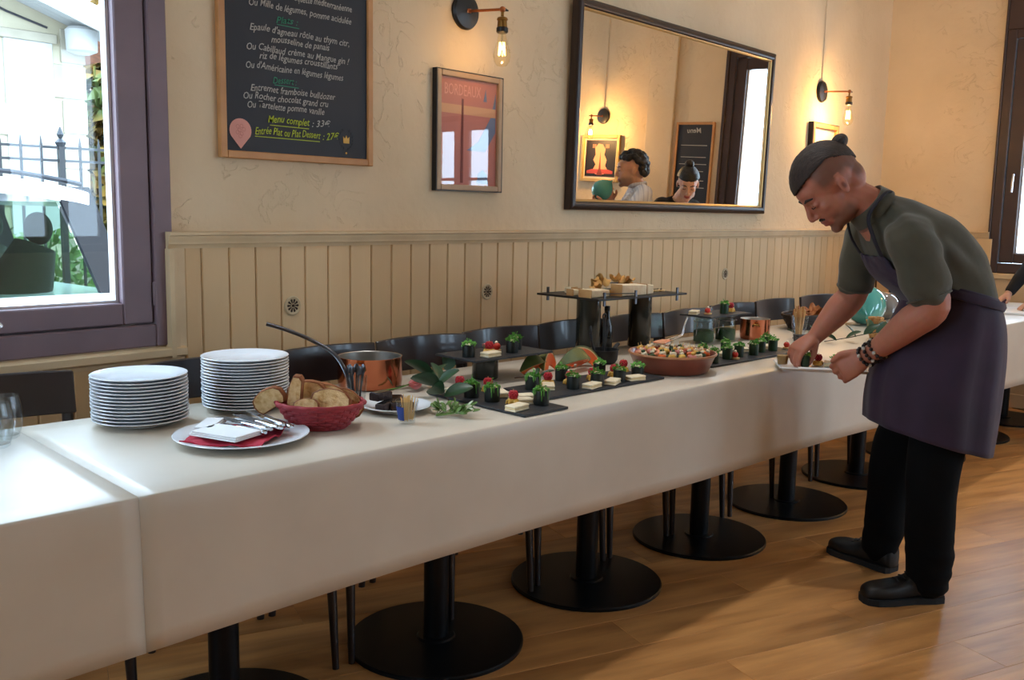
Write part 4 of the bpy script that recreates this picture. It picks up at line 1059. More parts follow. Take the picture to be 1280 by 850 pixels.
MB().lathe([(0.0, 0.0), (0.018, 0.004), (0.026, 0.014), (0.028, 0.026), (0.0265, 0.026), (0.024, 0.014), (0.016, 0.006), (0.0, 0.003)], 20, (0.028, 0.02, 0.0)).build('bowl', 'steel', t, smooth=60)
MB().tube([(0.004, -0.015, 0.03), (0.010, 0.0, 0.024), (0.012, 0.012, 0.022)], 0.004, 8).build('neck', 'dark_steel', t, smooth=60)

# --- copper pots
def copper_pot(s, n, r, h, lab):
    t = place('copper_pot', lab, 'pot', s, n, group='copper pots')
    MB().lathe([(0, 0.0), (r * 0.93, 0.0), (r * 0.985, 0.006), (r, 0.02), (r, h - 0.003), (r * 1.012, h), (r * 0.99, h)], 48, caps=False).build('outside', 'copper_pot', t, smooth=45)
    MB().lathe([(r * 0.99, h), (r * 0.965, h - 0.002), (r * 0.965, 0.012), (r * 0.9, 0.006), (0, 0.006)], 48, caps=False).build('lining', 'tin', t, smooth=45)
    for k in (-1, 1):
        a = 0.6 if k > 0 else 0.6 + PI
        MB().tube([(r * math.cos(a - 0.2), r * math.sin(a - 0.2), h * 0.7), (r * 1.25 * math.cos(a - 0.12), r * 1.25 * math.sin(a - 0.12), h * 0.78), (r * 1.25 * math.cos(a + 0.12), r * 1.25 * math.sin(a + 0.12), h * 0.78), (r * math.cos(a + 0.2), r * math.sin(a + 0.2), h * 0.7)], 0.005, 8).build('handle', 'brass', t, smooth=60)
copper_pot(1.715, 2.385, 0.100, 0.097, 'large copper pot beside the tall plate stack')
copper_pot(3.745, 2.255, 0.066, 0.092, 'small copper pot behind the row of cucumber cups')

# --- small plate of brownies, toothpick glass
o = obj('side_plate', plate_mesh(0.098, 'side_plate'), 'porcelain', None, TP(1.560, 2.045, TOP + 0.0022)); tag(o, 'small white plate of dark brownie pieces', 'plate')
for i, (ds, dn, dz, w_, d_, r_, lab) in enumerate(((-0.045, -0.01, 0.010, 0.075, 0.03, 0.5, 'dark brownie bar at the plate\'s left'), (-0.01, -0.035, 0.010, 0.065, 0.035, -0.4, 'dark brownie bar at the plate\'s front'), (0.02, 0.03, 0.010, 0.06, 0.04, 0.9, 'dark brownie piece at the plate\'s back'), (-0.035, 0.025, 0.034, 0.06, 0.035, 0.2, 'dark brownie piece stacked on top of the others'))):
    t = place('brownie', lab, 'cake', 1.560 + ds, 2.045 + dn, TOP + 0.0025 + dz * 0.9, r_, 'brownies on the small plate')
    MB().box((-w_ / 2, -d_ / 2, 0), (w_ / 2, d_ / 2, 0.022)).build('slab', 'brownie', t, bevel=0.004, bseg=2, smooth=40)
    MB().box((-w_ / 2 + 0.004, -d_ / 2 + 0.004, 0.0221), (w_ / 2 - 0.004, d_ / 2 - 0.004, 0.0235)).build('glaze', 'black_glass', t, bevel=0.0006)
t = glass_cup('toothpick_glass', 'small tapered glass of toothpicks with a blue label', 1.487, 1.905, 0.021, 0.031, 0.060)
MB().rings([[(r * math.cos(a), r * math.sin(a), z) for a in [math.radians(-205 + 12 * k) for k in range(6)]] for r, z in ((0.0232, 0.010), (0.0289, 0.046))], caps=False, closed=False).build('label', 'label_blue', t)
for i in range(34):
    a = random.uniform(0, 2 * PI); r = random.uniform(0.002, 0.016); k = random.uniform(1.3, 1.8); a2 = a + random.uniform(-0.5, 0.5)
    MB().tube([(r * math.cos(a), r * math.sin(a), 0.008), (r * k * math.cos(a2), r * k * math.sin(a2), 0.068 + random.uniform(-0.004, 0.004))], 0.0011, 5).build('toothpick', 'toothpick_wood', t)

# --- branches, leaves and flower between the pot and the slates
def leaf_mesh(l, w, curl=0.25, nm='leaf'):
    rows = []; N = 8
    for i in range(N + 1):
        u = i / N; hw = w / 2 * math.sin(PI * min(0.98, u * 0.94 + 0.03)) ** 0.7
        z = curl * l * (u - u * u) * 1.2
        rows.append([Vector((u * l, -hw, z + 0.22 * hw)), Vector((u * l, -hw * 0.5, z + 0.04 * hw)), Vector((u * l, 0, z)), Vector((u * l, hw * 0.5, z + 0.04 * hw)), Vector((u * l, hw, z + 0.22 * hw))])
    mb = MB().rings(rows, caps=False, closed=False)
    v = len(mb.v); base = list(mb.v); bf = list(mb.f)
    mb.v += [p - Vector((0, 0, 0.0012)) for p in base]
    mb.f += [tuple(v + i for i in reversed(f)) for f in bf]
    return mb.mesh(nm, smooth=60)
def branch(name, lab, s, n, z, stem_pts, leaves, mat, stem_mat='stem_brown', cat='branch', rot=0.0, stem_r=0.002):
    t = place(name, lab, cat, s, n, z, rot)
    MB().tube(stem_pts, stem_r, 6).build('stem', stem_mat, t, smooth=60)
    for (x, y, zz, az, el, roll, l, w) in leaves:
        o = obj('leaf', leaf_mesh(l, w), mat, t, (x, y, zz)); o.rotation_euler = (roll, -el, az)
    return t
branch('eucalyptus_branch', 'grey-green eucalyptus branch lying by the near copper pot', 1.76, 2.27, TOP + 0.004, [(-0.04, 0.03, 0.004), (0.05, 0.0, 0.012), (0.15, 0.03, 0.02), (0.24, 0.06, 0.03)],
       [(-0.03, 0.02, 0.01, 2.6, 0.5, 0.5, 0.075, 0.050), (0.20, 0.04, 0.035, 0.6, 0.9, 0.9, 0.062, 0.056), (0.13, 0.03, 0.02, 1.6, 0.6, 0.6, 0.06, 0.045), (0.05, 0.0, 0.012, -2.0, 0.5, -0.3, 0.06, 0.045)], 'leaf_euca')
branch('laurel_branch', 'dark green leafy branch beside the toothpick glass', 1.755, 2.085, TOP + 0.004, [(0.12, 0.20, 0.03), (0.05, 0.08, 0.03), (0.0, 0.0, 0.03), (-0.05, -0.10, 0.008)],
       [(0.10, 0.16, 0.03, 2.7, 0.55, 0.6, 0.105, 0.060), (0.07, 0.13, 0.03, 0.2, 0.5, -0.3, 0.085, 0.050), (0.02, 0.03, 0.03, 2.9, 0.35, 0.7, 0.10, 0.062), (0.0, 0.02, 0.03, -0.9, 0.7, 0.4, 0.085, 0.055), (-0.02, -0.03, 0.024, -2.7, 0.35, 0.8, 0.085, 0.055), (-0.03, -0.05, 0.02, -0.6, 0.3, 0.5, 0.085, 0.050), (0.05, 0.06, 0.03, 1.6, 0.9, 0.2, 0.075, 0.045)], 'leaf_dark')
t = place('pink_flower', 'pink tulip bud lying among the leaves', 'flower', 1.752, 2.235, TOP + 0.026, -0.2)
for k in range(5):
    a = 2 * PI * k / 5
    o = obj('petal', leaf_mesh(0.042, 0.026, 0.5, 'petal'), 'petal_pink', t, (0, 0.004 * math.cos(a), 0.004 * math.sin(a))); o.rotation_euler = (a, 0, 0)
MB().tube([(0.0, 0, 0), (-0.03, 0.0, -0.008), (-0.08, 0.01, -0.014)], 0.0022, 6).build('stem', 'sprig_green', t, smooth=60)
t = place('green_sprig', 'small flowering green sprig at the front edge of the table', 'plant', 1.605, 1.885, TOP + 0.003, 0.0)
rs = random.Random(5)
for k in range(9):
    a = -0.9 + k * 0.30; L = 0.05 + 0.035 * rs.random()
    MB().tube([(-0.02, 0.02, 0.004), (L * 0.5 * math.cos(a), L * 0.5 * math.sin(a), 0.014), (L * math.cos(a), L * math.sin(a), 0.008 + 0.02 * rs.random())], 0.0012, 5).build('stem', 'sprig_green', t)
    for j in range(7):
        u = 0.35 + 0.65 * j / 6
        o = obj('leaf', leaf_mesh(0.024, 0.009, 0.2), 'sprig_green' if j != 5 else 'sprig_pale', t, (L * u * math.cos(a), L * u * math.sin(a), 0.008 + 0.012 * u)); o.rotation_euler = (rs.uniform(-1, 1), -rs.uniform(0, 0.9), a + rs.uniform(-1.3, 1.3))

# --- slates
def slate(s0, s1, n0, n1, z, lab, rot=0.0, name='slate_board'):
    cx, cy = (s0 + s1) / 2, (n0 + n1) / 2
    w_, d_ = s1 - s0, n1 - n0
    poly = []
    rs = random.Random(int(s0 * 1000))
    for (ax, ay), (bx, by) in (((-1, -1), (1, -1)), ((1, -1), (1, 1)), ((1, 1), (-1, 1)), ((-1, 1), (-1, -1))):
        for k in range(8):
            u = k / 8
            poly.append(((ax + (bx - ax) * u) * w_ / 2 + rs.uniform(-.0012, .0012), (ay + (by - ay) * u) * d_ / 2 + rs.uniform(-.0012, .0012)))
    o = MB().prism(poly, 0, 0.007).build(name, 'slate', None, bevel=0.0012, loc=TP(cx, cy, z), rotz=DEL + rot)
    return tag(o, lab, 'board', 'black slate boards')
SZ = TOP + 0.0025; ST = SZ + 0.0075
slate(1.768, 1.945, 1.752, 2.165, SZ, 'black slate board nearest the front corner, set across the table')
slate(1.995, 2.56, 1.875, 2.075, SZ, 'long black slate board in front of the orange melon pieces')
slate(2.885, 3.54, 1.905, 2.09, SZ, 'long black slate board right of the clay dish with cucumber cups')

# --- canape prototypes
def cress_tuft(rnd, n=46, r=0.017, h=0.028, z0=0.036, size=0.0055):
    mb = MB()
    for _ in range(n):
        a = rnd.uniform(0, 2 * PI); q = r * math.sqrt(rnd.random()); z = z0 + h * rnd.random() * (1.15 - q / r)
        p = Vector((q * math.cos(a), q * math.sin(a), z))
        mb.tube([(p.x * 0.4, p.y * 0.4, z0 - 0.004), tuple(p)], 0.0006, 3, caps=False)
        d = Vector((rnd.uniform(-1, 1), rnd.uniform(-1, 1), rnd.uniform(-0.3, 0.8))).normalized(); b = d.orthogonal().normalized(); s = size * rnd.uniform(0.7, 1.3)
        c = d.cross(b) * s * 0.25
        mb.add([p - d * s * 0.2, p + d * s * 0.5 + b * s * 0.55 + c, p + d * s * 1.3, p + d * s * 0.5 - b * s * 0.55 + c], [(0, 1, 2, 3)])
    return mb
def cup_proto(seed, mat, r=0.0225, h=0.042, hang=False):
    rnd = random.Random(seed)
    t = thing('canape_cup', 'x', 'canape', group='dark wrapped canapes with green garnish')
    MB().lathe([(0, 0), (r * 0.98, 0), (r, 0.004), (r * 1.02, h * 0.6), (r, h), (r * 0.9, h - 0.001), (r * 0.88, h * 0.6), (0, h * 0.6)], 20).build('wrap', mat, t, smooth=45)
    MB().lathe([(r * 0.9, h * 0.55), (r * 0.88, h - 0.003), (r * 0.5, h + 0.003), (0.001, h + 0.004)], 16, caps=False).build('filling', 'cream_cheese', t, smooth=60)
    o = cress_tuft(rnd, 64, r * 1.05, 0.026, h - 0.004, 0.0075).build('cress', 'cress', t); o['kind'] = 'stuff'
    if hang:
        mb = MB()
        for k in range(12):
            a = rnd.uniform(0, 2 * PI); L = rnd.uniform(0.006, 0.030)
            mb.tube([(r * 0.6 * math.cos(a), r * 0.6 * math.sin(a), h + 0.006), (r * 1.08 * math.cos(a), r * 1.08 * math.sin(a), h + 0.001), (r * 1.15 * math.cos(a), r * 1.15 * math.sin(a), h - L)], [0.0014, 0.0018, 0.0009], 4)
        o = mb.build('hanging_shoots', 'cress', t); o['kind'] = 'stuff'
    return t
protoA = cup_proto(1, 'nori', hang=True); protoB = cup_proto(2, 'nori', 0.0205, 0.040); protoC = cup_proto(3, 'cucumber', 0.0185, 0.044)
used = set()
def put(proto, s, n, z, lab, rot=None):
    rot = random.uniform(0, 6) if rot is None else rot
    if proto.name not in used:
        used.add(proto.name); proto.location = TP(s, n, z); proto.rotation_euler.z = rot; proto['label'] = lab; return proto
    return dup(proto, TP(s, n, z), rot, lab)
put(protoA, 1.820, 2.025, ST, 'dark wrapped canape with hanging green shoots, leftmost on the front slate')
put(protoA, 1.828, 1.945, ST, 'dark wrapped canape with hanging green shoots, second on the front slate')
put(protoA, 1.905, 1.822, ST, 'dark wrapped canape with green garnish by the front slate\'s right corner')
for i, (s, n, wh) in enumerate(((2.050, 2.000, 'first, trailing dark strands, at the left end'), (2.160, 1.930, 'first in the front line'), (2.262, 1.920, 'second in the front line'), (2.372, 1.918, 'third in the front line'), (2.475, 1.925, 'last in the front line'), (2.235, 2.050, 'leftmost in the back line'), (2.42, 2.045, 'rightmost in the back line'))):
    put(protoA if i == 0 else protoB, s, n, ST, 'dark garnished canape on the long near slate, ' + wh)
for i, (s, n, wh) in enumerate(((3.075, 1.965, 'leftmost of the front line'), (3.168, 1.972, 'second of the front line'), (3.255, 1.960, 'third of the front line'), (3.350, 1.985, 'fourth of the front line'), (3.425, 1.975, 'rightmost of the front line'), (3.02, 2.04, 'leftmost of the back line'), (3.20, 2.055, 'middle of the back line'), (3.50, 2.05, 'rightmost of the back line'), (2.955, 1.945, 'nearest the clay dish'))):
    put(protoC, s, n, ST, 'green cucumber cup on the far slate, ' + wh)

def berry_pick():
    t = thing('raspberry_canape', 'x', 'canape', group='raspberry and cheese canapes')
    MB().box((-0.014, -0.014, 0), (0.014, 0.014, 0.018)).build('cheese_cube', 'yellow_cheese', t, bevel=0.003, bseg=2, smooth=40)
    mb = MB()
    mb.ellipsoid((0, 0, 0.029), (0.012, 0.012, 0.012), 10, 7)
    for i in range(5):
        for j in range(8):
            a = 2 * PI * (j + 0.5 * (i % 2)) / 8; z = -0.75 + i * 0.36; q = math.sqrt(max(0, 1 - z * z)) 
            mb.ellipsoid((0.0116 * q * math.cos(a), 0.0116 * q * math.sin(a), 0.029 + 0.0125 * z), (0.0040, 0.0040, 0.0040), 6, 4)
    mb.build('raspberry', 'raspberry', t, smooth=70)
    rnd = random.Random(9); mb = MB()
    for _ in range(14):
        a = rnd.uniform(0, 2 * PI); mb.tube([(0.008 * math.cos(a), 0.008 * math.sin(a), 0.017), (0.018 * math.cos(a), 0.018 * math.sin(a), 0.012), (0.021 * math.cos(a), 0.021 * math.sin(a), 0.002)], 0.0022, 4)
    o = mb.build('apple_shreds', 'yellow_cheese', t); o['kind'] = 'stuff'
    MB().tube([(0, 0, 0.03), (0, 0, 0.046)], 0.0008, 5).build('pick', 'toothpick_wood', t)
    return t
pr = berry_pick()
for s, n, z, lab in ((1.870, 2.135, ST, 'raspberry on cheese, leftmost, at the back of the front slate'), (1.918, 2.060, ST, 'raspberry on cheese between two green canapes on the front slate'), (1.838, 1.868, ST, 'raspberry on cheese, topmost red, at the middle of the front slate'),
                     (2.135, 2.015, ST, 'raspberry on cheese at the left of the long near slate'), (2.205, 1.985, ST, 'raspberry on cheese, second along the long near slate'), (2.315, 1.985, ST, 'raspberry on cheese, third along the long near slate'), (2.425, 1.985, ST, 'raspberry on cheese, fourth along the long near slate'), (2.530, 2.030, ST, 'raspberry on cheese next to the clay dish')):
    put(pr, s, n, z, lab)
def cheese_proto():
    t = thing('cheese_slice', 'x', 'canape', group='cream cheese sandwiches')
    MB().box((-0.033, -0.019, 0), (0.033, 0.019, 0.006)).build('bread_layer', 'cream_cheese', t, bevel=0.002)
    MB().box((-0.032, -0.018, 0.0061), (0.032, 0.018, 0.010)).build('spread', 'spread_pale', t, bevel=0.001)
    MB().box((-0.033, -0.019, 0.0101), (0.033, 0.019, 0.016)).build('bread_layer', 'cream_cheese', t, bevel=0.002)
    return t
cp = cheese_proto()
for s, n, z, r, lab in ((1.832, 2.110, ST, 0.3, 'pale sandwich finger at the back left of the front slate'), (1.900, 1.985, ST, 1.1, 'pale sandwich finger behind the green canapes on the front slate'), (1.798, 1.812, ST, 0.15, 'pale sandwich finger at the very front corner of the front slate'), (1.868, 1.868, ST, -0.5, 'pale sandwich finger second from the front slate\'s corner'), (1.915, 1.905, ST, -0.4, 'pale sandwich finger third from the front slate\'s corner'),
                        (2.095, 1.975, ST, 0.8, 'pale sandwich finger at the left end of the long near slate'), (2.215, 1.900, ST, 0.2, 'pale sandwich finger between the first two front canapes of the long slate'), (2.318, 1.902, ST, 0.4, 'pale sandwich finger between the middle canapes of the long slate'), (2.430, 1.900, ST, -0.2, 'pale sandwich finger between the last canapes of the long slate'),
                        (3.12, 2.03, ST, 0.4, 'pale sandwich finger at the left of the far slate'), (3.305, 2.04, ST, 0.9, 'pale sandwich finger in the middle of the far slate'), (3.46, 2.02, ST, 0.1, 'pale sandwich finger at the right of the far slate')):
    put(cp, s, n, z, lab, DEL + r)
tm_rnd = random.Random(4)
def tomato_proto():
    t = thing('tomato_canape', 'x', 'canape', group='tomato canapes')
    MB().lathe([(0, 0), (0.016, 0), (0.017, 0.006), (0.0, 0.007)], 14).build('toast', 'crumb', t, smooth=40)
    MB().ellipsoid((0.002, 0, 0.017), (0.013, 0.012, 0.012), 12, 8).build('tomato', 'tomato', t, smooth=70)
    MB().lathe([(0.004, 0.026), (0.006, 0.031), (0.001, 0.036)], 8).build('cream_dab', 'cream_cheese', t, smooth=60)
    return t
tp_ = tomato_proto()
for s, n, lab in ((3.10, 1.945, 'tomato canape at the left of the far slate'), (3.215, 2.005, 'tomato canape among the cucumber cups, left'), (3.40, 2.045, 'tomato canape among the cucumber cups, right'), (3.52, 1.965, 'tomato canape at the right end of the far slate')):
    put(tp_, s, n, ST, lab)

# --- low black stand with a slate on a dark glass cylinder
def cylinder(s, n, r, h, lab, mat='smoked_glass', name='glass_cylinder'):
    t = place(name, lab, 'vase', s, n, group='dark glass cylinders under the boards')
    MB().lathe([(r * 0.93, 0.0), (r, 0.004), (r, h)], 36, caps=False).build('wall', mat, t, smooth=60)
    MB().lathe([(0, 0), (r * 0.93, 0), (r * 0.93, 0.006), (0, 0.006)], 36).build('base', mat, t, smooth=40)
    MB().lathe([(r, h), (r * 1.03, h - 0.003), (r * 1.03, h - 0.001), (r, h)], 36, caps=False).build('rim', mat, t, smooth=60)
    return t
cylinder(2.095, 2.265, 0.044, 0.078, 'short dark glass cylinder carrying the low slate')
RZ = TOP + 0.0825
slate(1.945, 2.30, 2.150, 2.345, RZ, 'black slate board raised on the short dark cylinder')
RT = RZ + 0.0075
put(protoB, 1.985, 2.225, RT, 'dark canape at the left end of the raised slate')
put(protoB, 2.16, 2.205, RT, 'dark canape with hanging greens at the right of the raised slate')
put(protoB, 2.225, 2.255, RT, 'dark canape at the far right of the raised slate')
put(cp, 2.045, 2.185, RT, 'pale sandwich finger at the front of the raised slate', DEL + 0.1)
put(pr, 2.075, 2.225, RT, 'raspberry on cheese at the middle of the raised slate')
put(tp_, 2.135, 2.255, RT, 'tomato canape at the back of the raised slate')
t = place('flower_petals', 'pinkish-white edible flower on the raised slate', 'flower', 2.085, 2.255, RT)
for k in range(6):
    o = obj('petal', leaf_mesh(0.022, 0.016, 0.4, 'petal'), 'petal_pink' if k % 2 else 'sprig_pale', t, (0, 0, 0.012)); o.rotation_euler = (0.3, -1.0, k * PI / 3)
MB().lathe([(0.005, 0), (0.003, 0.014), (0.005, 0.016)], 8).build('stem', 'sprig_green', t)

# --- tall stand: two dark cylinders and a dark board with metal clips and rails
cylinder(2.770, 2.405, 0.048, 0.220, 'tall dark glass cylinder at the left of the tall stand')
cylinder(3.120, 2.425, 0.048, 0.220, 'tall dark glass cylinder at the right of the tall stand')
BZ = TOP + 0.2250
t = place('tall_board', 'dark glossy board with metal clips, raised on two cylinders', 'board', 2.965, 2.445, BZ, -0.02)
MB().box((-0.275, -0.165, 0), (0.275, 0.165, 0.008)).build('panel', 'board_dark', t, bevel=0.0015)
for x_, y_ in ((-0.235, -0.150), (-0.05, -0.150), (0.215, -0.150), (-0.235, 0.150), (0.215, 0.150)):
    c_ = MB().box((x_ - 0.006, y_ - 0.012, -0.022), (x_ + 0.006, y_ - 0.006, 0.032)).build('clip', 'dark_steel', t, bevel=0.001)
MB().tube([(-0.24, -0.156, 0.026), (-0.05, -0.156, 0.020)], 0.0022, 6).build('rail', 'dark_steel', t)
MB().tube([(0.05, 0.140, 0.036), (0.24, 0.140, 0.030)], 0.0028, 6).build('rail', 'dark_steel', t)
BT = BZ + 0.0085
def wedge(s, n, w_, d_, h_, rot, mat, lab, name='cheese_wedge', cat='cheese'):
    t = place(name, lab, cat, s, n, BT, rot, 'cheeses on the tall board')
    MB().add([(-w_ / 2, -d_ / 2, 0), (w_ / 2, -d_ / 2, 0), (w_ / 2, d_ / 2, 0), (-w_ / 2, d_ / 2, 0), (-w_ / 2, -d_ / 2, h_), (w_ / 2, -d_ / 2, h_ * 0.85), (w_ / 2, d_ / 2, h_ * 0.9), (-w_ / 2, d_ / 2, h_)],
             [(0, 3, 2, 1), (4, 5, 6, 7), (0, 1, 5, 4), (1, 2, 6, 5), (2, 3, 7, 6), (3, 0, 4, 7)]).build('paste', mat, t, bevel=0.003)
    MB().box((-w_ / 2 - 0.003, -d_ / 2, 0), (-w_ / 2 - 0.0005, d_ / 2, h_)).build('rind', 'wood_light', t)
wedge(2.755, 2.365, 0.12, 0.06, 0.030, 0.1, 'cream_cheese', 'flat cheese slab at the left end of the tall board')
wedge(2.93, 2.335, 0.16, 0.055, 0.046, 0.02, 'cream_cheese', 'long pale cheese block at the middle front of the tall board')
wedge(3.040, 2.345, 0.045, 0.06, 0.042, 0.05, 'cream_cheese', 'pale cheese cube right of the long block')
for k, (s_, n_) in enumerate(((2.73, 2.45), (2.785, 2.47), (2.835, 2.43), (2.80, 2.53))):
    wedge(s_, n_, 0.04, 0.035, 0.026, 0.5 * k, 'cream_cheese', 'small pale cheese cube behind the flat slab, %s from the left' % ORD[k].replace('top', 'first'), 'cheese_cube')
for k in range(5):
    t = place('cracker', 'round dotted cracker, %s in the row at the right of the tall board' % ORD[k].replace('top', 'first'), 'cracker', 3.085 + 0.028 * k, 2.42 - 0.008 * k, BT, 0.2, 'crackers on the tall board')
    t.rotation_euler = (0.0, 0.0, 0.3 * k)
    MB().lathe([(0, 0), (0.024, 0), (0.025, 0.006), (0.0, 0.008)], 16).build('biscuit', 'crumb', t, smooth=40)
    for j in range(4): MB().ellipsoid((0.010 * math.cos(j * 1.57), 0.010 * math.sin(j * 1.57), 0.0085), (0.004, 0.004, 0.0025), 8, 5).build('raisin', 'brownie', t)
rs = random.Random(12)
for k in range(16):
    t = place('bread_crisp', 'golden bread crisp on the tall board, %s from the left' % ORD[k].replace('top', 'first'), 'crisp', 2.865 + 0.0145 * k, 2.46 + rs.uniform(-.04, .04), BT + 0.020 + 0.034 * math.sin(PI * k / 15), rs.uniform(0, 6), 'bread crisps heaped on the tall board')
    t.rotation_euler = (rs.uniform(-.6, .6), rs.uniform(-.6, .6), rs.uniform(0, 6))
    rows = [[Vector((u * 0.046 - 0.023, v * 0.028, 0.009 * math.cos(u * 5 + k) + 0.008 * v * v * 4)) for v in (-0.5, -0.25, 0, 0.25, 0.5)] for u in [i / 6 for i in range(7)]]
    mb = MB().rings(rows, caps=False, closed=False); v = len(mb.v); b0 = list(mb.v); f0 = list(mb.f)
    mb.v += [p + Vector((0, 0, 0.003)) for p in b0]; mb.f += [tuple(v + i for i in reversed(f)) for f in f0]
    mb.build('flake', 'crisp_gold', t, smooth=60)
for k in range(5):
    t = place('parsley_sprig', 'small pale garnish on the tall board\'s left, %s from the left' % ORD[k].replace('top', 'first'), 'garnish', 2.73 + 0.045 * k, 2.41, BT, k)
    o = cress_tuft(random.Random(k), 18, 0.012, 0.02, 0.004, 0.008).build('tuft', 'sprig_pale' if k % 2 else 'yellow_cheese', t); o['kind'] = 'stuff'

# --- melon pieces, cast iron pan behind
def melon(s, n, z, rot, tilt, L, lab):
    t = place('melon_slice', lab, 'fruit', s, n, z, rot, 'orange-fleshed melon slices')
    t.rotation_euler = (tilt, 0, DEL + rot)
    def cres(r0, r1, w0, w1):
        rows = []
        for i in range(13):
            a = math.radians(-62 + 124 * i / 12); k = math.cos(a * 1.35)
            k = max(k, 0.04)
            rows.append([Vector((math.sin(a) * r1 * L, -w1 * k, math.cos(a) * r1 * L)), Vector((math.sin(a) * r1 * L, w1 * k, math.cos(a) * r1 * L)), Vector((math.sin(a) * r0 * L, w0 * k, (math.cos(a) * r0) * L)), Vector((math.sin(a) * r0 * L, -w0 * k, (math.cos(a) * r0) * L))])
        return MB().rings(rows)
    cres(0.52, 0.90, 0.004, 0.022).xf(Matrix.Translation((0, 0, -0.42 * L))).build('flesh', 'fruit_orange', t, smooth=50)
    cres(0.90, 0.94, 0.022, 0.024).xf(Matrix.Translation((0, 0, -0.42 * L))).build('rind_edge', 'fruit_rim', t, smooth=50)
    cres(0.94, 1.0, 0.024, 0.026).xf(Matrix.Translation((0, 0, -0.42 * L))).build('skin', 'fruit_green', t, smooth=50)
melon(2.265, 2.215, TOP + 0.020, 0.2, 0.5, 0.085, 'melon slice with green skin at the left of the heap')
melon(2.345, 2.205, TOP + 0.020, 0.5, -0.5, 0.095, 'melon slice with orange flesh facing the front, in the middle of the heap')
melon(2.445, 2.195, TOP + 0.020, 0.1, 0.7, 0.105, 'largest melon slice, skin side up')
melon(2.52, 2.215, TOP + 0.020, -0.2, -0.6, 0.095, 'melon slice with orange flesh at the right of the heap')
branch('thin_twig', 'thin dry twig lying left of the melon slices', 2.15, 2.13, TOP + 0.006, [(-0.02, 0.03, 0.008), (0.05, 0.0, 0.012), (0.12, 0.02, 0.006)], [(0.05, 0.0, 0.012, 0.6, 0.4, 0.2, 0.05, 0.014), (0.08, 0.01, 0.010, -0.5, 0.3, 0.4, 0.05, 0.014)], 'leaf_dark')
t = place('iron_pan', 'small black cast-iron pot with upright utensils behind the canapes', 'pot', 2.665, 2.235)
MB().lathe([(0, 0), (0.044, 0), (0.052, 0.012), (0.055, 0.048), (0.058, 0.05), (0.052, 0.05), (0.048, 0.012), (0, 0.008)], 28).build('bowl', 'cast_iron', t, smooth=40)
MB().tube([(0.055, 0.0, 0.042), (0.085, 0.01, 0.055), (0.10, 0.012, 0.06)], 0.007, 8).build('handle', 'cast_iron', t, smooth=60)
for k, (dx, dy, hh, ring) in enumerate(((0.0, 0.0, 0.155, True), (0.03, 0.01, 0.12, False), (-0.02, 0.02, 0.10, False))):
    u_ = place('serving_spoon', 'black-handled server standing in the iron pot, ' + ['ring-topped and tallest', 'leaning right', 'leaning left'][k], 'utensil', 2.665 + dx * 0.5, 2.235 + dy, TOP + 0.012)
    MB().tube([(0, 0, 0), (dx * 0.6, dy, hh * 0.6), (dx, dy, hh)], [0.004, 0.005, 0.006], 8).build('handle', 'cast_iron', u_, smooth=60)
    if ring: MB().tube([(dx + 0.009 * math.cos(a), dy, hh + 0.008 + 0.010 * math.sin(a)) for a in [2 * PI * j / 14 for j in range(15)]], 0.003, 6).build('loop', 'cast_iron', u_, smooth=60)
    else: MB().ellipsoid((dx, dy, hh + 0.012), (0.008, 0.003, 0.016), 10, 7).build('tip', 'cast_iron', u_, smooth=60)
t = place('dark_bottle', 'slim dark bottle standing behind the tall stand', 'bottle', 2.915, 2.452 - 0.02)
MB().lathe([(0, 0), (0.022, 0), (0.024, 0.006), (0.024, 0.10), (0.012, 0.135), (0.010, 0.175), (0.0, 0.176)], 20).build('body', 'black_glass', t, smooth=40)
MB().lathe([(0.0105, 0.160), (0.0115, 0.162), (0.0115, 0.180), (0.0, 0.181)], 16).build('cap', 'cast_iron', t, smooth=40)

# --- clay dish of skewers
DS, DN = 2.722, 1.965
t = place('clay_dish', 'round terracotta dish heaped with small skewers', 'dish', DS, DN)
MB().lathe([(0, 0), (0.118, 0), (0.128, 0.006), (0.150, 0.058), (0.155, 0.063), (0.156, 0.067), (0.151, 0.069), (0.145, 0.062), (0.122, 0.012), (0, 0.010)], 60).build('bowl', 'clay', t, smooth=40)
MB().tube([(0.1535 * math.cos(a), 0.1535 * math.sin(a), 0.066) for a in [2 * PI * k / 60 for k in range(61)]], 0.0042, 6, caps=False).build('rim', 'clay_rim', t, smooth=60)
MB().lathe([(0.125, 0.02), (0.14, 0.045), (0.10, 0.052), (0.0, 0.055)], 40, caps=False).build('greens_bed', 'herb_green', t, smooth=60)
rs = random.Random(21)
kinds = [('cream_cheese', 'cheese'), ('shrimp', 'prawn'), ('ham', 'ham'), ('yellow_cheese', 'yellow cheese'), ('fruit_orange', 'melon'), ('herb_green', 'olive')]
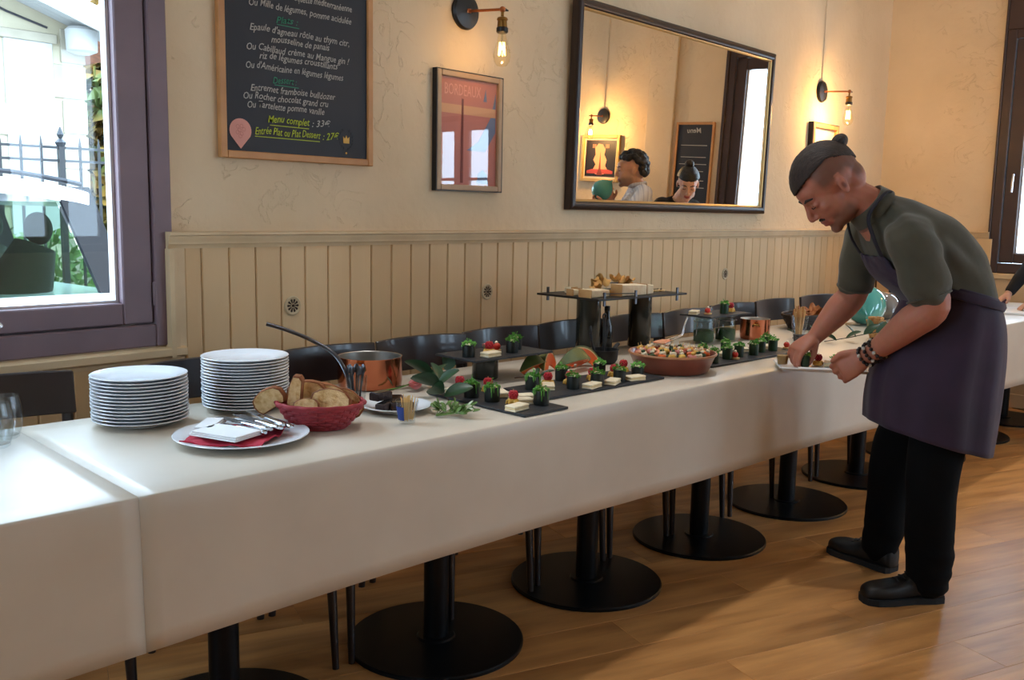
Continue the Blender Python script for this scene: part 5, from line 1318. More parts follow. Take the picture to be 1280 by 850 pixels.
def skewer(s, n, z, i, where, group='skewers in the clay dish'):
    a = i % len(kinds)
    t = place('food_skewer', '%s bite %s' % (kinds[a][1], where), 'canape', s, n, z, rs.uniform(0, 6), group)
    t.rotation_euler = (rs.uniform(-.35, .35), rs.uniform(-.35, .35), rs.uniform(0, 6))
    if a == 0: MB().box((-0.010, -0.010, 0), (0.010, 0.010, 0.020)).build('cube', 'cream_cheese', t, bevel=0.003)
    elif a == 1: MB().tube([(0.014 * math.cos(x), 0.014 * math.sin(x), 0.008 + 0.002 * x) for x in [k * 0.5 for k in range(9)]], [0.008, 0.0085, 0.0085, 0.008, 0.0075, 0.007, 0.006, 0.005, 0.003], 8).build('prawn', 'shrimp', t, smooth=60)
    elif a == 2: MB().tube([(0.005 * math.cos(x) * (1 + x * .18), 0.005 * math.sin(x) * (1 + x * .18), 0.010) for x in [k * 0.5 for k in range(18)]], 0.0075, 6).build('roll', 'ham', t, smooth=60)
    elif a == 3: MB().ellipsoid((0, 0, 0.012), (0.013, 0.013, 0.012), 12, 8).build('ball', 'yellow_cheese', t, smooth=70)
    elif a == 4: MB().box((-0.012, -0.010, 0), (0.012, 0.010, 0.018)).build('cube', 'fruit_orange', t, bevel=0.003)
    else: MB().ellipsoid((0, 0, 0.010), (0.012, 0.009, 0.009), 12, 8).build('olive', 'herb_green', t, smooth=70)
    MB().tube([(0, 0, 0.01), (0.001, 0, 0.042)], 0.0009, 5).build('pick', 'toothpick_wood', t)
    MB().box((-0.007, -0.006, 0.0205), (0.007, 0.006, 0.0285)).build('topping', ['herb_green', 'cream_cheese', 'yellow_cheese', 'cream_cheese', 'cream_cheese', 'cream_cheese'][a], t, bevel=0.002)
wh = ['at the very front', 'at the front right', 'at the right', 'at the back right', 'at the back', 'at the back left', 'at the left', 'at the front left']
i = 0
for ringr, cnt, zz in ((0.115, 20, 0.056), (0.078, 14, 0.060), (0.04, 8, 0.063)):
    for k in range(cnt):
        a = -PI / 2 + 2 * PI * k / cnt
        where = ['outer ring', 'middle ring', 'inner ring'][(ringr < 0.1) + (ringr < 0.05)]
        skewer(DS + ringr * math.cos(a), DN + ringr * math.sin(a), TOP + zz, i * 5 + k // 6, 'in the clay dish, %s, %s anticlockwise from the front' % (where, (ORD + ['twentieth'])[k].replace('top', 'first'))); i += 1
t = place('serving_tongs', 'steel serving tongs with a wooden grip resting on the clay dish', 'tongs', DS + 0.06, DN + 0.055, TOP + 0.098, 0.2)
MB().tube(catmull([(-0.02, 0.0, 0.0), (0.05, 0.0, 0.004), (0.105, 0.0, 0.012), (0.120, 0.0, 0.045), (0.145, 0.0, 0.075)], 5), 0.0035, 8).build('arm', 'steel', t, smooth=60)
MB().tube(catmull([(-0.02, 0.018, 0.0), (0.05, 0.014, 0.004), (0.105, 0.004, 0.012), (0.120, 0.001, 0.045), (0.145, 0.0, 0.075)], 5), 0.0035, 8).build('arm', 'steel', t, smooth=60)
MB().add([(-0.075, -0.016, -0.004), (-0.01, -0.008, 0.0), (-0.01, 0.026, 0.0), (-0.075, 0.034, -0.004), (-0.075, -0.016, 0.004), (-0.01, -0.008, 0.006), (-0.01, 0.026, 0.006), (-0.075, 0.034, 0.004)],
         [(0, 3, 2, 1), (4, 5, 6, 7), (0, 1, 5, 4), (1, 2, 6, 5), (2, 3, 7, 6), (3, 0, 4, 7)]).build('scoop', 'shrimp', t, bevel=0.003)

# --- clip-top jars carrying a small slate
def jar(s, n, lab):
    t = place('clip_jar', lab, 'jar', s, n, group='clip-top glass jars')
    MB().lathe([(0, 0), (0.043, 0), (0.046, 0.004), (0.046, 0.090), (0.040, 0.102), (0.040, 0.106), (0.038, 0.106), (0.038, 0.101), (0.0435, 0.089), (0.0435, 0.006), (0, 0.004)], 32).build('glass', 'jar_glass', t, smooth=45)
    MB().lathe([(0, 0.0045), (0.0425, 0.0065), (0.043, 0.052), (0.03, 0.056), (0, 0.055)], 28).build('preserve', 'herb_green', t, smooth=45)
    MB().lathe([(0.041, 0.1065), (0.042, 0.109), (0.040, 0.114), (0.0, 0.1165)], 32).build('lid', 'jar_glass', t, smooth=45)
    MB().tube([(0.047 * math.cos(a), 0.047 * math.sin(a), 0.094) for a in [2 * PI * k / 24 for k in range(25)]], 0.0014, 5, caps=False).build('wire_ring', 'steel', t, smooth=60)
    MB().tube([(-0.047, 0, 0.094), (-0.056, 0.0, 0.06), (-0.060, 0.0, 0.035), (-0.050, 0.0, 0.055)], 0.0016, 5).build('wire_clasp', 'steel', t, smooth=60)
jar(3.445, 2.325, 'clip-top glass jar with green preserve, left one under the small slate')
jar(3.575, 2.300, 'clip-top glass jar with green preserve, right one under the small slate')
JZ = TOP + 0.1200
slate(3.36, 3.68, 2.235, 2.395, JZ, 'small black slate laid across the two glass jars')
JT = JZ + 0.0075
put(protoC, 3.535, 2.285, JT, 'cucumber cup on the slate over the jars')
put(tp_, 3.44, 2.305, JT, 'tomato canape at the left of the slate over the jars')
put(pr, 3.615, 2.305, JT, 'raspberry on cheese at the right of the slate over the jars')
put(cp, 3.395, 2.345, JT, 'pale sandwich finger at the left of the slate over the jars', DEL + 0.4)
put(cp, 3.655, 2.345, JT, 'pale sandwich finger at the right of the slate over the jars', DEL + 0.2)

# --- breadsticks, crisp basket, dip cone
t = glass_cup('breadstick_glass', 'flared glass of breadsticks in front of the crisp basket', 3.795, 2.065, 0.022, 0.038, 0.115)
MB().lathe([(0, 0.006), (0.0195, 0.0065), (0.024, 0.035), (0, 0.036)], 24).build('seeds', 'brownie', t, smooth=40)
for k in range(14):
    a = 2 * PI * k / 14 + 0.2; r = 0.010 if k % 2 else 0.016
    MB().tube([(r * 0.6 * math.cos(a), r * 0.6 * math.sin(a), 0.037), (r * 1.5 * math.cos(a), r * 1.5 * math.sin(a), 0.135 + 0.012 * (k % 3))], 0.0042, 6).build('breadstick', 'breadstick', t, smooth=60)
t = place('crisp_basket', 'dark oval basket heaped with brown crisps behind the cook\'s arm', 'basket', 4.36, 2.325, rot=0.05)
for k in range(7):
    u = k / 6; pts = []
    for j in range(80):
        a = 2 * PI * j / 80; r = 1.0 + 0.012 * math.sin(a * 16 + k * PI)
        pts.append((r * (0.14 + 0.055 * u) * math.cos(a), r * (0.075 + 0.03 * u) * math.sin(a), 0.005 + 0.065 * u))
    MB().tube(pts + [pts[0]], 0.0065, 6, caps=False).build('weave_strand', 'dark_wicker', t, smooth=60)
MB().lathe([(0, 0), (1.0, 0), (1.0, 0.006), (0, 0.006)], 28).xf(Matrix.Diagonal((0.145, 0.08, 1, 1))).build('bottom', 'dark_wicker', t)
rs = random.Random(33)
for k in range(34):
    a = rs.uniform(0, 2 * PI); r = math.sqrt(rs.random()) * 0.85
    o = place('crisp', 'brown crisp in the dark basket heap, piece %d' % (k + 1), 'crisp', 4.36 + r * 0.175 * math.cos(a), 2.325 + r * 0.09 * math.sin(a), TOP + 0.045 + 0.055 * (1 - r * r) * rs.uniform(0.55, 1.0), rs.uniform(0, 6), 'crisps in the dark basket')
    o['label'] = 'brown crisp heaped in the dark oval basket behind the cook\'s arm'
    o.rotation_euler = (rs.uniform(-.8, .8), rs.uniform(-.8, .8), rs.uniform(0, 6))
    rows = [[Vector((u * 0.06 - 0.03, v * 0.042 * math.cos((u - .5) * 2.2), 0.012 * (u - .5) ** 2 * 4 - 0.010 * v * v * 4)) for v in (-0.5, 0, 0.5)] for u in [i / 5 for i in range(6)]]
    mb = MB().rings(rows, caps=False, closed=False); v = len(mb.v); b0 = list(mb.v); f0 = list(mb.f)
    mb.v += [p + Vector((0, 0, 0.0018)) for p in b0]; mb.f += [tuple(v + i for i in reversed(f)) for f in f0]
    mb.build('flake', 'crisp', o, smooth=60)
t = place('paper_cone_cup', 'pale fluted cup of crisps beside the teal balloon', 'cup', 4.225, 1.915)
N = 20
MB().rings([[((r * (1 + 0.06 * (-1) ** j)) * math.cos(2 * PI * j / N), (r * (1 + 0.06 * (-1) ** j)) * math.sin(2 * PI * j / N), z) for j in range(N)] for r, z in ((0.022, 0), (0.042, 0.085), (0.040, 0.085), (0.020, 0.004))]).build('cup', 'breadstick', t)
for k in range(7):
    MB().box((-0.004, -0.012, 0.03), (0.004, 0.012, 0.10)).xf(Matrix.Rotation(k * 0.9, 4, 'Z') @ Matrix.Translation((0.015, 0, 0)) @ Matrix.Rotation(0.15, 4, 'Y')).build('wafer', 'breadstick', t, bevel=0.001)

# --- balloons and greenery lying on the far part of the table
def balloon(s, n, r, mat, lab, rot, nz=0.0, z=TOP, tilt=1.2, name='balloon'):
    t = place(name, lab, 'balloon', s, n, z + r * 0.98, rot)
    t.rotation_euler = (0, tilt, rot)
    pr = [(0.001, -1.22), (0.10, -1.16), (0.16, -1.12), (0.42, -0.94), (0.72, -0.68), (0.92, -0.34), (1.0, 0.02), (0.95, 0.36), (0.80, 0.64), (0.52, 0.88), (0.22, 0.99), (0.001, 1.01)]
    MB().lathe([(a * r * 0.98, b * r) for a, b in pr], 32).build('skin', mat, t, smooth=80)
    MB().lathe([(0.05 * r, -1.20 * r), (0.13 * r, -1.28 * r), (0.02 * r, -1.27 * r)], 12).build('knot', mat, t, smooth=50)
    return t
balloon(4.72, 2.20, 0.105, 'balloon_teal', 'shiny teal balloon lying on the table behind the cook\'s arms', 0.5)
balloon(5.03, 2.24, 0.080, 'balloon_grey', 'greyish balloon to the right of the teal one on the table', 0.9)
branch('bay_branch', 'dark green leafy branch by the cook\'s bracelet', 4.02, 1.88, TOP + 0.004, [(-0.15, 0.10, 0.006), (-0.05, 0.05, 0.018), (0.08, 0.02, 0.03), (0.15, 0.0, 0.035)],
       [(-0.10, 0.07, 0.01, 2.4, 0.4, 0.4, 0.07, 0.035), (-0.05, 0.05, 0.018, -1.2, 0.5, 0.4, 0.07, 0.035), (0.0, 0.03, 0.022, 1.4, 0.7, 0.4, 0.075, 0.036), (0.06, 0.02, 0.03, -0.8, 0.6, 0.6, 0.08, 0.04), (0.10, 0.01, 0.03, 0.6, 0.8, 0.4, 0.085, 0.04), (0.14, 0.0, 0.035, -0.2, 0.5, 0.9, 0.085, 0.042)], 'leaf_dark')
branch('ivy_branch', 'green foliage lying between crisp basket and tray', 3.98, 2.09, TOP + 0.004, [(-0.12, 0.04, 0.006), (0.0, 0.02, 0.02), (0.12, -0.02, 0.02)],
       [(-0.08, 0.03, 0.01, 2.0, 0.5, 0.4, 0.06, 0.04), (-0.03, 0.02, 0.015, -1.5, 0.5, 0.4, 0.06, 0.04), (0.03, 0.01, 0.02, 1.2, 0.6, 0.4, 0.06, 0.04), (0.08, 0.0, 0.02, -0.9, 0.6, 0.6, 0.065, 0.04), (0.12, -0.02, 0.02, 0.1, 0.6, 0.4, 0.065, 0.04)], 'leaf_dark')
# papers at the far end
for k, (s, n, r, lab) in enumerate(((6.10, 1.86, 0.2, 'white paper sheets lying at the far end, nearer ones'), (6.28, 1.97, -0.15, 'white paper sheets lying at the far end, farther ones'))):
    t = place('paper_sheets', lab, 'paper', s, n, TOP + 0.003, r)
    for j in range(4): MB().box((-0.105 + 0.004 * j, -0.148, 0.0025 * j), (0.105 + 0.004 * j, 0.148, 0.0022 + 0.0025 * j)).build('sheet', 'napkin_white', t)
M('purple_cloth', (64, 40, 62), 0.85)
o = cloth_patch('purple_napkin', 'purple_cloth', 'dark purple cloth lying at the far end of the table by the wall', 6.62, 2.22, TOP + 0.003, 0.2, 0.16, 0.3, 0.05, 8)
# ------------------------------------------------------------------ people
def skin_mat(name):
    m = M(name, (200, 150, 120), 0.5, spec=0.35, sss=0.0)
    nt = m.node_tree; b = nt.nodes['Principled BSDF']
    at = nt.nodes.new('ShaderNodeAttribute'); at.attribute_name = 'tint'
    nz = nt.nodes.new('ShaderNodeTexNoise'); nz.inputs['Scale'].default_value = 35
    mx = nt.nodes.new('ShaderNodeMix'); mx.data_type = 'RGBA'; mx.blend_type = 'MULTIPLY'
    mx.inputs['Factor'].default_value = 0.22
    nt.links.new(at.outputs['Color'], mx.inputs['A']); nt.links.new(nz.outputs['Color'], mx.inputs['B'])
    hs = nt.nodes.new('ShaderNodeHueSaturation'); hs.inputs['Value'].default_value = 1.1
    nt.links.new(mx.outputs['Result'], hs.inputs['Color'])
    nt.links.new(hs.outputs['Color'], b.inputs['Base Color'])
    return m
skin_mat('skin')
M('shirt_olive', (76, 71, 55), 0.85, rgb2=(64, 60, 46), scale=6, bump=0.25, bscale=14, sheen=0.15)
M('apron_purple', (50, 30, 52), 0.8, rgb2=(36, 22, 40), scale=5, bump=0.15, bscale=12, sheen=0.1)
M('apron_strap', (30, 26, 34), 0.8)
M('trousers_black', (8, 8, 9), 0.9, spec=0.15, bump=0.25, bscale=12)
M('shoe_black', (12, 11, 11), 0.5, bump=0.1, bscale=30)
M('hair_dark', (34, 24, 20), 0.5, rgb2=(52, 36, 28), scale=60, bump=0.5, bscale=90, stretch=(1, 6, 1))
M('hair_black', (18, 16, 17), 0.45, rgb2=(30, 26, 26), scale=60, bump=0.5, bscale=90)
M('eye_white', (220, 214, 206), 0.2)
M('eye_dark', (28, 20, 18), 0.2)
M('shirt_striped', (206, 204, 206), 0.85, rgb2=(176, 176, 184), scale=2.0, stretch=(60, 1, 1), lo=0.46, hi=0.54)
M('top_black', (18, 18, 22), 0.8, bump=0.15, bscale=15)
M('jeans', (46, 52, 66), 0.85, bump=0.1, bscale=60)
M('bead_dark', (34, 26, 26), 0.3)
M('bead_light', (196, 188, 176), 0.35)

def remeshed(mb, voxel, smooth_it=4, fac=0.5, name='body'):
    """one continuous surface grown round overlapping shapes."""
    me = bpy.data.meshes.new(name); me.from_pydata([tuple(p) for p in mb.v], [], mb.f); me.validate(); me.update()
    o = bpy.data.objects.new(name, me); WORK.collection.objects.link(o)
    r = o.modifiers.new('r', 'REMESH'); r.mode = 'VOXEL'; r.voxel_size = voxel; r.use_smooth_shade = True
    s = o.modifiers.new('s', 'SMOOTH'); s.factor = fac; s.iterations = smooth_it
    WORK.view_layers[0].update(); dg = WORK.view_layers[0].depsgraph
    out = bpy.data.meshes.new_from_object(o.evaluated_get(dg))
    bpy.data.objects.remove(o); bpy.data.meshes.remove(me)
    out.name = name
    out.polygons.foreach_set('use_smooth', [True] * len(out.polygons))
    return out
def limb(mb, pts, seg=14, n=5, flat=1.0):
    """tapered tube through (x, y, z, r) joints with rounded ends."""
    c = catmull(pts, n)
    mb.tube([p[:3] for p in c], [p[3] for p in c], seg, flat=flat)
    for p in (c[0], c[-1]): mb.ellipsoid(p[:3], (p[3] * 0.98,) * 3, 12, 8)
    return mb
def torso_rings(rs, lat, n=5, seg=28, power=2.4):
    """rs: (x, y, z, half width, front depth, back depth); lat: unit vector to the body's left."""
    c = catmull(rs, n); P = [Vector(p[:3]) for p in c]; rings = []; lat = Vector(lat).normalized()
    for i, p in enumerate(c):
        ax = (P[min(i + 1, len(P) - 1)] - P[max(i - 1, 0)]).normalized()
        fr = lat.cross(ax).normalized()        # forward for x=fwd, y=left, z=up
        ring = []
        for k in range(seg):
            a = 2 * PI * k / seg; ca, sa = math.cos(a), math.sin(a)
            ex = math.copysign(abs(ca) ** (2 / power), ca); ey = math.copysign(abs(sa) ** (2 / power), sa)
            ring.append(P[i] + lat * (p[3] * ex) + fr * ((p[4] if ey > 0 else p[5]) * ey))
        rings.append(ring)
    return rings
def frame(fwd, up):
    f = Vector(fwd).normalized(); u = Vector(up); l = u.cross(f).normalized(); u = f.cross(l).normalized()
    return Matrix(((f.x, l.x, u.x), (f.y, l.y, u.y), (f.z, l.z, u.z)))
def head_shapes(mb, M4, female=False, jaw=1.0):
    s = len(mb.v)
    e = lambda c, r, rot=None: mb.ellipsoid(c, r, 20, 14, rot)
    e((-0.014, 0, 0.036), (0.097, 0.075, 0.090))
    e((-0.05, 0, -0.01), (0.055, 0.062, 0.06))
    e((0.034, 0, -0.018), (0.062, 0.060, 0.086))
    e((0.034, 0, -0.076), (0.052, 0.050 * jaw, 0.036))
    e((0.076, 0, -0.096), (0.020, 0.021 * jaw, 0.017))
    e((0.070, 0, 0.046), (0.026, 0.048, 0.030))
    e((0.080, 0, 0.027), (0.018, 0.046, 0.011))
    for sg in (-1, 1):
        e((0.060, sg * 0.040, -0.014), (0.022, 0.018, 0.018))
        e((0.079, sg * 0.031, 0.008), (0.012, 0.017, 0.010))
        e((0.101, sg * 0.0095, -0.029), (0.010, 0.007, 0.007))
        rot = Matrix.Rotation(sg * 0.35, 3, 'Z') @ Matrix.Rotation(-0.2, 3, 'Y')
        e((-0.006, sg * 0.077, -0.004), (0.016, 0.006, 0.028), rot)
        e((-0.011, sg * 0.081, 0.003), (0.013, 0.0045, 0.021), rot)
        e((0.02, sg * 0.048, -0.065), (0.035, 0.012, 0.03))
    mb.tube([(0.088, 0, 0.030), (0.100, 0, 0.006), (0.111, 0, -0.014), (0.113, 0, -0.024)], [0.008, 0.008, 0.0095, 0.010], 10)
    e((0.111, 0, -0.025), (0.011, 0.010, 0.009))
    e((0.090, 0, -0.054), (0.012, 0.022, 0.008)); e((0.088, 0, -0.067), (0.012, 0.019, 0.007)); e((0.084, 0, -0.058), (0.012, 0.026, 0.02))
    mb.xf(M4, s)
def hand_shapes(mb, M4, curls, side, thumb, spread=1.0):
    """x: along the hand, y: thumb side, z: back of the hand. curls: three bends per finger (index..little)."""
    s = len(mb.v)
    pr = [(-0.02, 0.025, 0.020), (0.0, 0.027, 0.019), (0.03, 0.037, 0.019), (0.06, 0.042, 0.017), (0.085, 0.042, 0.014), (0.094, 0.039, 0.011)]
    mb.rings([[(x, a * math.copysign(abs(math.cos(t)) ** 0.8, math.cos(t)), b * math.sin(t)) for t in [2 * PI * k / 16 for k in range(16)]] for x, a, b in pr])
    for (y, L, r), cu in zip(((0.031, 0.074, 0.0095), (0.0105, 0.082, 0.0098), (-0.0105, 0.076, 0.0093), (-0.030, 0.060, 0.0083)), curls):
        p = Vector((0.086, y, 0.0)); ang = 0.0; pts = [(p.x - 0.02, p.y, p.z, r)]
        sl = (y / 0.04) * 0.12 * spread
        for k, fr in enumerate((0.46, 0.30, 0.24)):
            pts.append((p.x, p.y, p.z, r * (1.02 - 0.06 * k)))
            ang += cu[k]
            p = p + Vector((math.cos(ang) * math.cos(sl), math.cos(ang) * math.sin(sl), -math.sin(ang))) * (L * fr)
        pts.append((p.x, p.y, p.z, r * 0.8))
        limb(mb, pts, 10, 3)
    b = Vector((0.018, 0.026, -0.006)); d1 = Vector(thumb[0]).normalized(); d2 = Vector(thumb[1]).normalized()
    pts = [tuple(b) + (0.015,), tuple(b + d1 * 0.030) + (0.0145,), tuple(b + d1 * 0.052) + (0.0115,), tuple(b + d1 * 0.052 + d2 * 0.020) + (0.0112,), tuple(b + d1 * 0.052 + d2 * 0.036) + (0.008,)]
    limb(mb, pts, 10, 3)
    if side < 0:
        for i in range(s, len(mb.v)): mb.v[i] = Vector((mb.v[i].x, -mb.v[i].y, mb.v[i].z))
    mb.xf(M4, s)
def hand_matrix(wrist, along, back, side, k=1.0):
    """wrist point, finger direction, back-of-hand direction; y axis is to the left of 'along'."""
    f = Vector(along).normalized(); u = Vector(back); l = u.cross(f).normalized(); u = f.cross(l).normalized()
    R = Matrix(((f.x * k, l.x * k, u.x * k), (f.y * k, l.y * k, u.y * k), (f.z * k, l.z * k, u.z * k))).to_4x4()
    return Matrix.Translation(wrist) @ R
def displace(me, fn):
    """moves every vertex along its normal by fn(point)."""
    co = [v.co.copy() for v in me.vertices]; no = [v.normal.copy() for v in me.vertices]
    buf = []
    for p, n in zip(co, no): buf += list(p + n * fn(p))
    me.vertices.foreach_set('co', buf); me.update()
def paint(me, fn):
    at = me.color_attributes.new('tint', 'FLOAT_COLOR', 'POINT')
    buf = []
    for v in me.vertices: buf += list(fn(v.co))
    at.data.foreach_set('color', buf)
def mixc(a, b, t): return tuple(x + (y - x) * t for x, y in zip(a, b))
def sm(x, a, b):
    t = max(0.0, min(1.0, (x - a) / (b - a))); return t * t * (3 - 2 * t)
def cap_mesh(name, c, r, keep, M4, mat, parent, thick=0.006, seg=120, ring=80, wob=0.0, smooth=80):
    """part of an ellipsoid (where keep(p) holds) with thickness: hair, stubble, caps."""
    mb = MB(); idx = {}; vs = []; fs = []
    def pt(i, j):
        t = PI * i / ring; a = 2 * PI * (j % seg) / seg
        d = Vector((math.sin(t) * math.cos(a), math.sin(t) * math.sin(a), math.cos(t)))
        w = 1 + wob * noise.noise(d * 3.1) + wob * 0.5 * noise.noise(d * 9.0)
        return Vector((c[0] + r[0] * d.x * w, c[1] + r[1] * d.y * w, c[2] + r[2] * d.z * w))
    for i in range(ring):
        for j in range(seg):
            q = [pt(i, j), pt(i + 1, j), pt(i + 1, j + 1), pt(i, j + 1)]
            m = (q[0] + q[1] + q[2] + q[3]) / 4
            if keep(m):
                f = []
                for (ii, jj) in ((i, j), (i + 1, j), (i + 1, (j + 1) % seg), (i, (j + 1) % seg)):
                    k = (ii if 0 < ii < ring else (0 if ii == 0 else ring), jj if 0 < ii < ring else 0)
                    if k not in idx: idx[k] = len(vs); vs.append(pt(*k))
                    if idx[k] not in f: f.append(idx[k])
                if len(f) > 2: fs.append(tuple(f))
    mb.add(vs, fs).xf(M4)
    o = mb.build(name, mat, parent, smooth=smooth)
    md = o.modifiers.new('t', 'SOLIDIFY'); md.thickness = thick; md.offset = 0
    return o
def shoe(mb, heel, toe, h=0.085, wd=0.048):
    heel, toe = Vector(heel), Vector(toe); d = (toe - heel); L = d.length; d.normalize(); l = Vector((0, 0, 1)).cross(d)
    prof = [(0.0, 0.55, 0.80), (0.04, 0.80, 0.98), (0.15, 0.86, 1.06), (0.32, 0.82, 1.0), (0.5, 0.86, 0.74), (0.68, 1.0, 0.62), (0.85, 0.95, 0.56), (0.96, 0.68, 0.46), (1.0, 0.35, 0.34)]
    rings = []
    for u, w_, hh in catmull(prof, 3):
        c = heel + d * (u * L)
        rings.append([c + l * (wd * w_ * math.copysign(abs(math.cos(a)) ** 0.7, math.cos(a))) + Vector((0, 0, max(0.002, h * hh * (0.5 + 0.5 * math.copysign(abs(math.sin(a)) ** 0.7, math.sin(a)))))) for a in [2 * PI * k / 20 for k in range(20)]])
    return mb.rings(rings)
def sole(mb, heel, toe, wd=0.05, z=0.02):
    heel, toe = Vector(heel), Vector(toe); d = (toe - heel); L = d.length; d.normalize(); l = Vector((0, 0, 1)).cross(d)
    ol = [(0.0, 0.5), (0.03, 0.82), (0.15, 0.92), (0.4, 0.84), (0.68, 1.04), (0.88, 0.98), (0.98, 0.7), (1.012, 0.3)]
    pts = [heel + d * (u * L) + l * wd * w_ for u, w_ in ol] + [heel + d * (u * L) - l * wd * w_ for u, w_ in reversed(ol)]
    return mb.rings([[p + Vector((0, 0, q)) for p in pts] for q in (0.0005, z)])

SK = lin((176, 118, 92)); SKR = lin((168, 92, 76)); STUB = lin((104, 72, 58)); LIP = lin((150, 84, 74))

# ---------- the cook: local x runs to the picture's right, y away from the camera, z up
cook = thing('person', 'person in olive shirt and purple apron bending over the buffet to plate food', 'person', (3.26, 1.08, 0), -0.8453)
YC = 0.045
HM = Matrix.Translation((-0.290, YC, 1.408)) @ (frame((-math.cos(0.86), -0.02, -math.sin(0.86)), (-math.sin(0.86), 0, math.cos(0.86))) * 1.10).to_4x4()
mb = MB(); head_shapes(mb, HM, jaw=1.08)
limb(mb, [(-0.245, YC, 1.380, 0.062), (-0.195, YC, 1.362, 0.064), (-0.145, YC, 1.325, 0.074), (-0.09, YC, 1.27, 0.08)])
mb.rings(torso_rings([(0.147, YC, 0.86, 0.15, 0.10, 0.10), (0.142, YC, 1.03, 0.14, 0.10, 0.10), (0.07, YC, 1.14, 0.155, 0.11, 0.11), (-0.03, YC, 1.22, 0.18, 0.11, 0.11), (-0.10, YC, 1.285, 0.15, 0.08, 0.08)], (0, -1, 0)))
LS, LE, LW = (-0.085, -0.125, 1.235), (-0.018, -0.172, 1.035), (-0.136, 0.022, 0.842)
RS, RE, RW = (-0.095, 0.222, 1.245), (-0.108, 0.290, 1.030), (-0.236, 0.292, 0.866)
limb(mb, [LS + (0.055,), (-0.05, -0.155, 1.14, 0.054), LE + (0.053,), (-0.055, -0.115, 0.975, 0.054), (-0.10, -0.04, 0.90, 0.042), LW + (0.029,), (-0.160, 0.042, 0.818, 0.026)], 18)
limb(mb, [RS + (0.062,), (-0.10, 0.262, 1.13, 0.055), RE + (0.052,), (-0.150, 0.292, 0.975, 0.053), (-0.198, 0.293, 0.915, 0.041), RW + (0.029,), (-0.250, 0.290, 0.845, 0.026)], 18)
# left hand grips the tray's front edge: fingers under, thumb along the top
hand_shapes(mb, hand_matrix((-0.142, 0.028, 0.836), (-0.72, 0.42, -0.62), (-0.25, -0.85, 0.30), -1, 1.06),
            [(0.55, 1.15, 0.7), (0.65, 1.2, 0.7), (0.75, 1.2, 0.7), (0.85, 1.15, 0.7)], -1, ((0.75, 0.35, 0.30), (0.95, -0.1, -0.15)), 0.7)
# right hand pinches a cucumber cup
hand_shapes(mb, hand_matrix((-0.243, 0.288, 0.868), (-0.74, -0.30, -0.50), (-0.50, -0.42, 0.76), 1, 0.98),
            [(0.60, 0.60, 0.35), (0.70, 0.65, 0.4), (0.80, 0.75, 0.45), (0.9, 0.8, 0.5)], 1, ((0.70, 0.20, -0.70), (0.80, -0.1, -0.6)), 0.8)
body_me = remeshed(mb, 0.0042, 5, 0.5, 'body')
HI = HM.inverted()
def cook_tint(p):
    q = HI @ p
    c = mixc(SK, SKR, 0.45)
    if q.length < 0.17:
        beard = sm(-q.z, 0.035, 0.065) * sm(q.x, -0.02, 0.02) * (1 - sm(abs(q.z + 0.061), 0.014, 0.004) * sm(q.x, 0.07, 0.08)) * (1 - sm(0.02 - q.x, 0, .03))
        side = sm(q.z, 0.012, 0.040) * (1 - sm(q.x, 0.030, 0.052)) + sm(-q.x, 0.045, 0.07) * sm(q.z, -0.045, -0.01)
        c = mixc(c, STUB, 0.8 * beard)
        c = mixc(c, lin((84, 60, 48)), 0.75 * min(1, side) * (0.0 if (abs(q.y) > 0.0735 and abs(q.z) < 0.038 and -0.035 < q.x < 0.022) else 1.0))
        if abs(q.z + 0.061) < 0.012 and q.x > 0.078 and abs(q.y) < 0.024: c = LIP
        de = math.hypot(q.x + 0.006, (q.z + 0.002) * 0.6)
        if abs(q.y) > 0.074 and de < 0.009: c = mixc(c, lin((92, 44, 36)), 0.75 * sm(0.009 - de, 0, 0.005))
    elif q.z < -0.14: c = mixc(SK, SKR, 0.35)
    return c[:3] + (1.0,)
paint(body_me, cook_tint)
obj('body', body_me, 'skin', cook)
# hair: slicked-back top and a bun; brows, eyes
cap_mesh('hair_top', (-0.008, 0, 0.042), (0.103, 0.066, 0.098), lambda p: p.z > 0.066 + 0.35 * abs(p.y) - 0.75 * max(0.0, -p.x - 0.03) and p.x < 0.094, HM, 'hair_dark', cook, 0.012, wob=0.02)
MB().ellipsoid((-0.112, 0, 0.078), (0.027, 0.024, 0.023), 18, 12).ellipsoid((-0.092, 0, 0.074), (0.022, 0.016, 0.016), 14, 10).xf(HM).build('hair_bun', 'hair_dark', cook, smooth=80)
for sg in (-1, 1):
    MB().tube([(0.094, sg * 0.012, 0.030), (0.092, sg * 0.030, 0.036), (0.078, sg * 0.050, 0.031)], [0.0035, 0.0045, 0.0025], 6).xf(HM).build('eyebrow', 'hair_dark', cook, smooth=60)
    e_ = MB().ellipsoid((0.0825, sg * 0.031, 0.009), (0.009, 0.0115, 0.006), 14, 10).xf(HM).build('eyelid', M('lid_%d' % sg, (150, 92, 74), 0.5), cook, smooth=80)
    MB().tube([(0.0925, sg * 0.020, 0.006), (0.0945, sg * 0.031, 0.003), (0.088, sg * 0.042, 0.005)], 0.0016, 5).xf(HM).build('eyelashes', 'hair_dark', e_)
MB().tube([(0.091, -0.020, -0.0465), (0.0975, 0, -0.0435), (0.091, 0.020, -0.0465)], [0.003, 0.0042, 0.003], 6).xf(HM).build('moustache', 'hair_dark', cook, smooth=60)

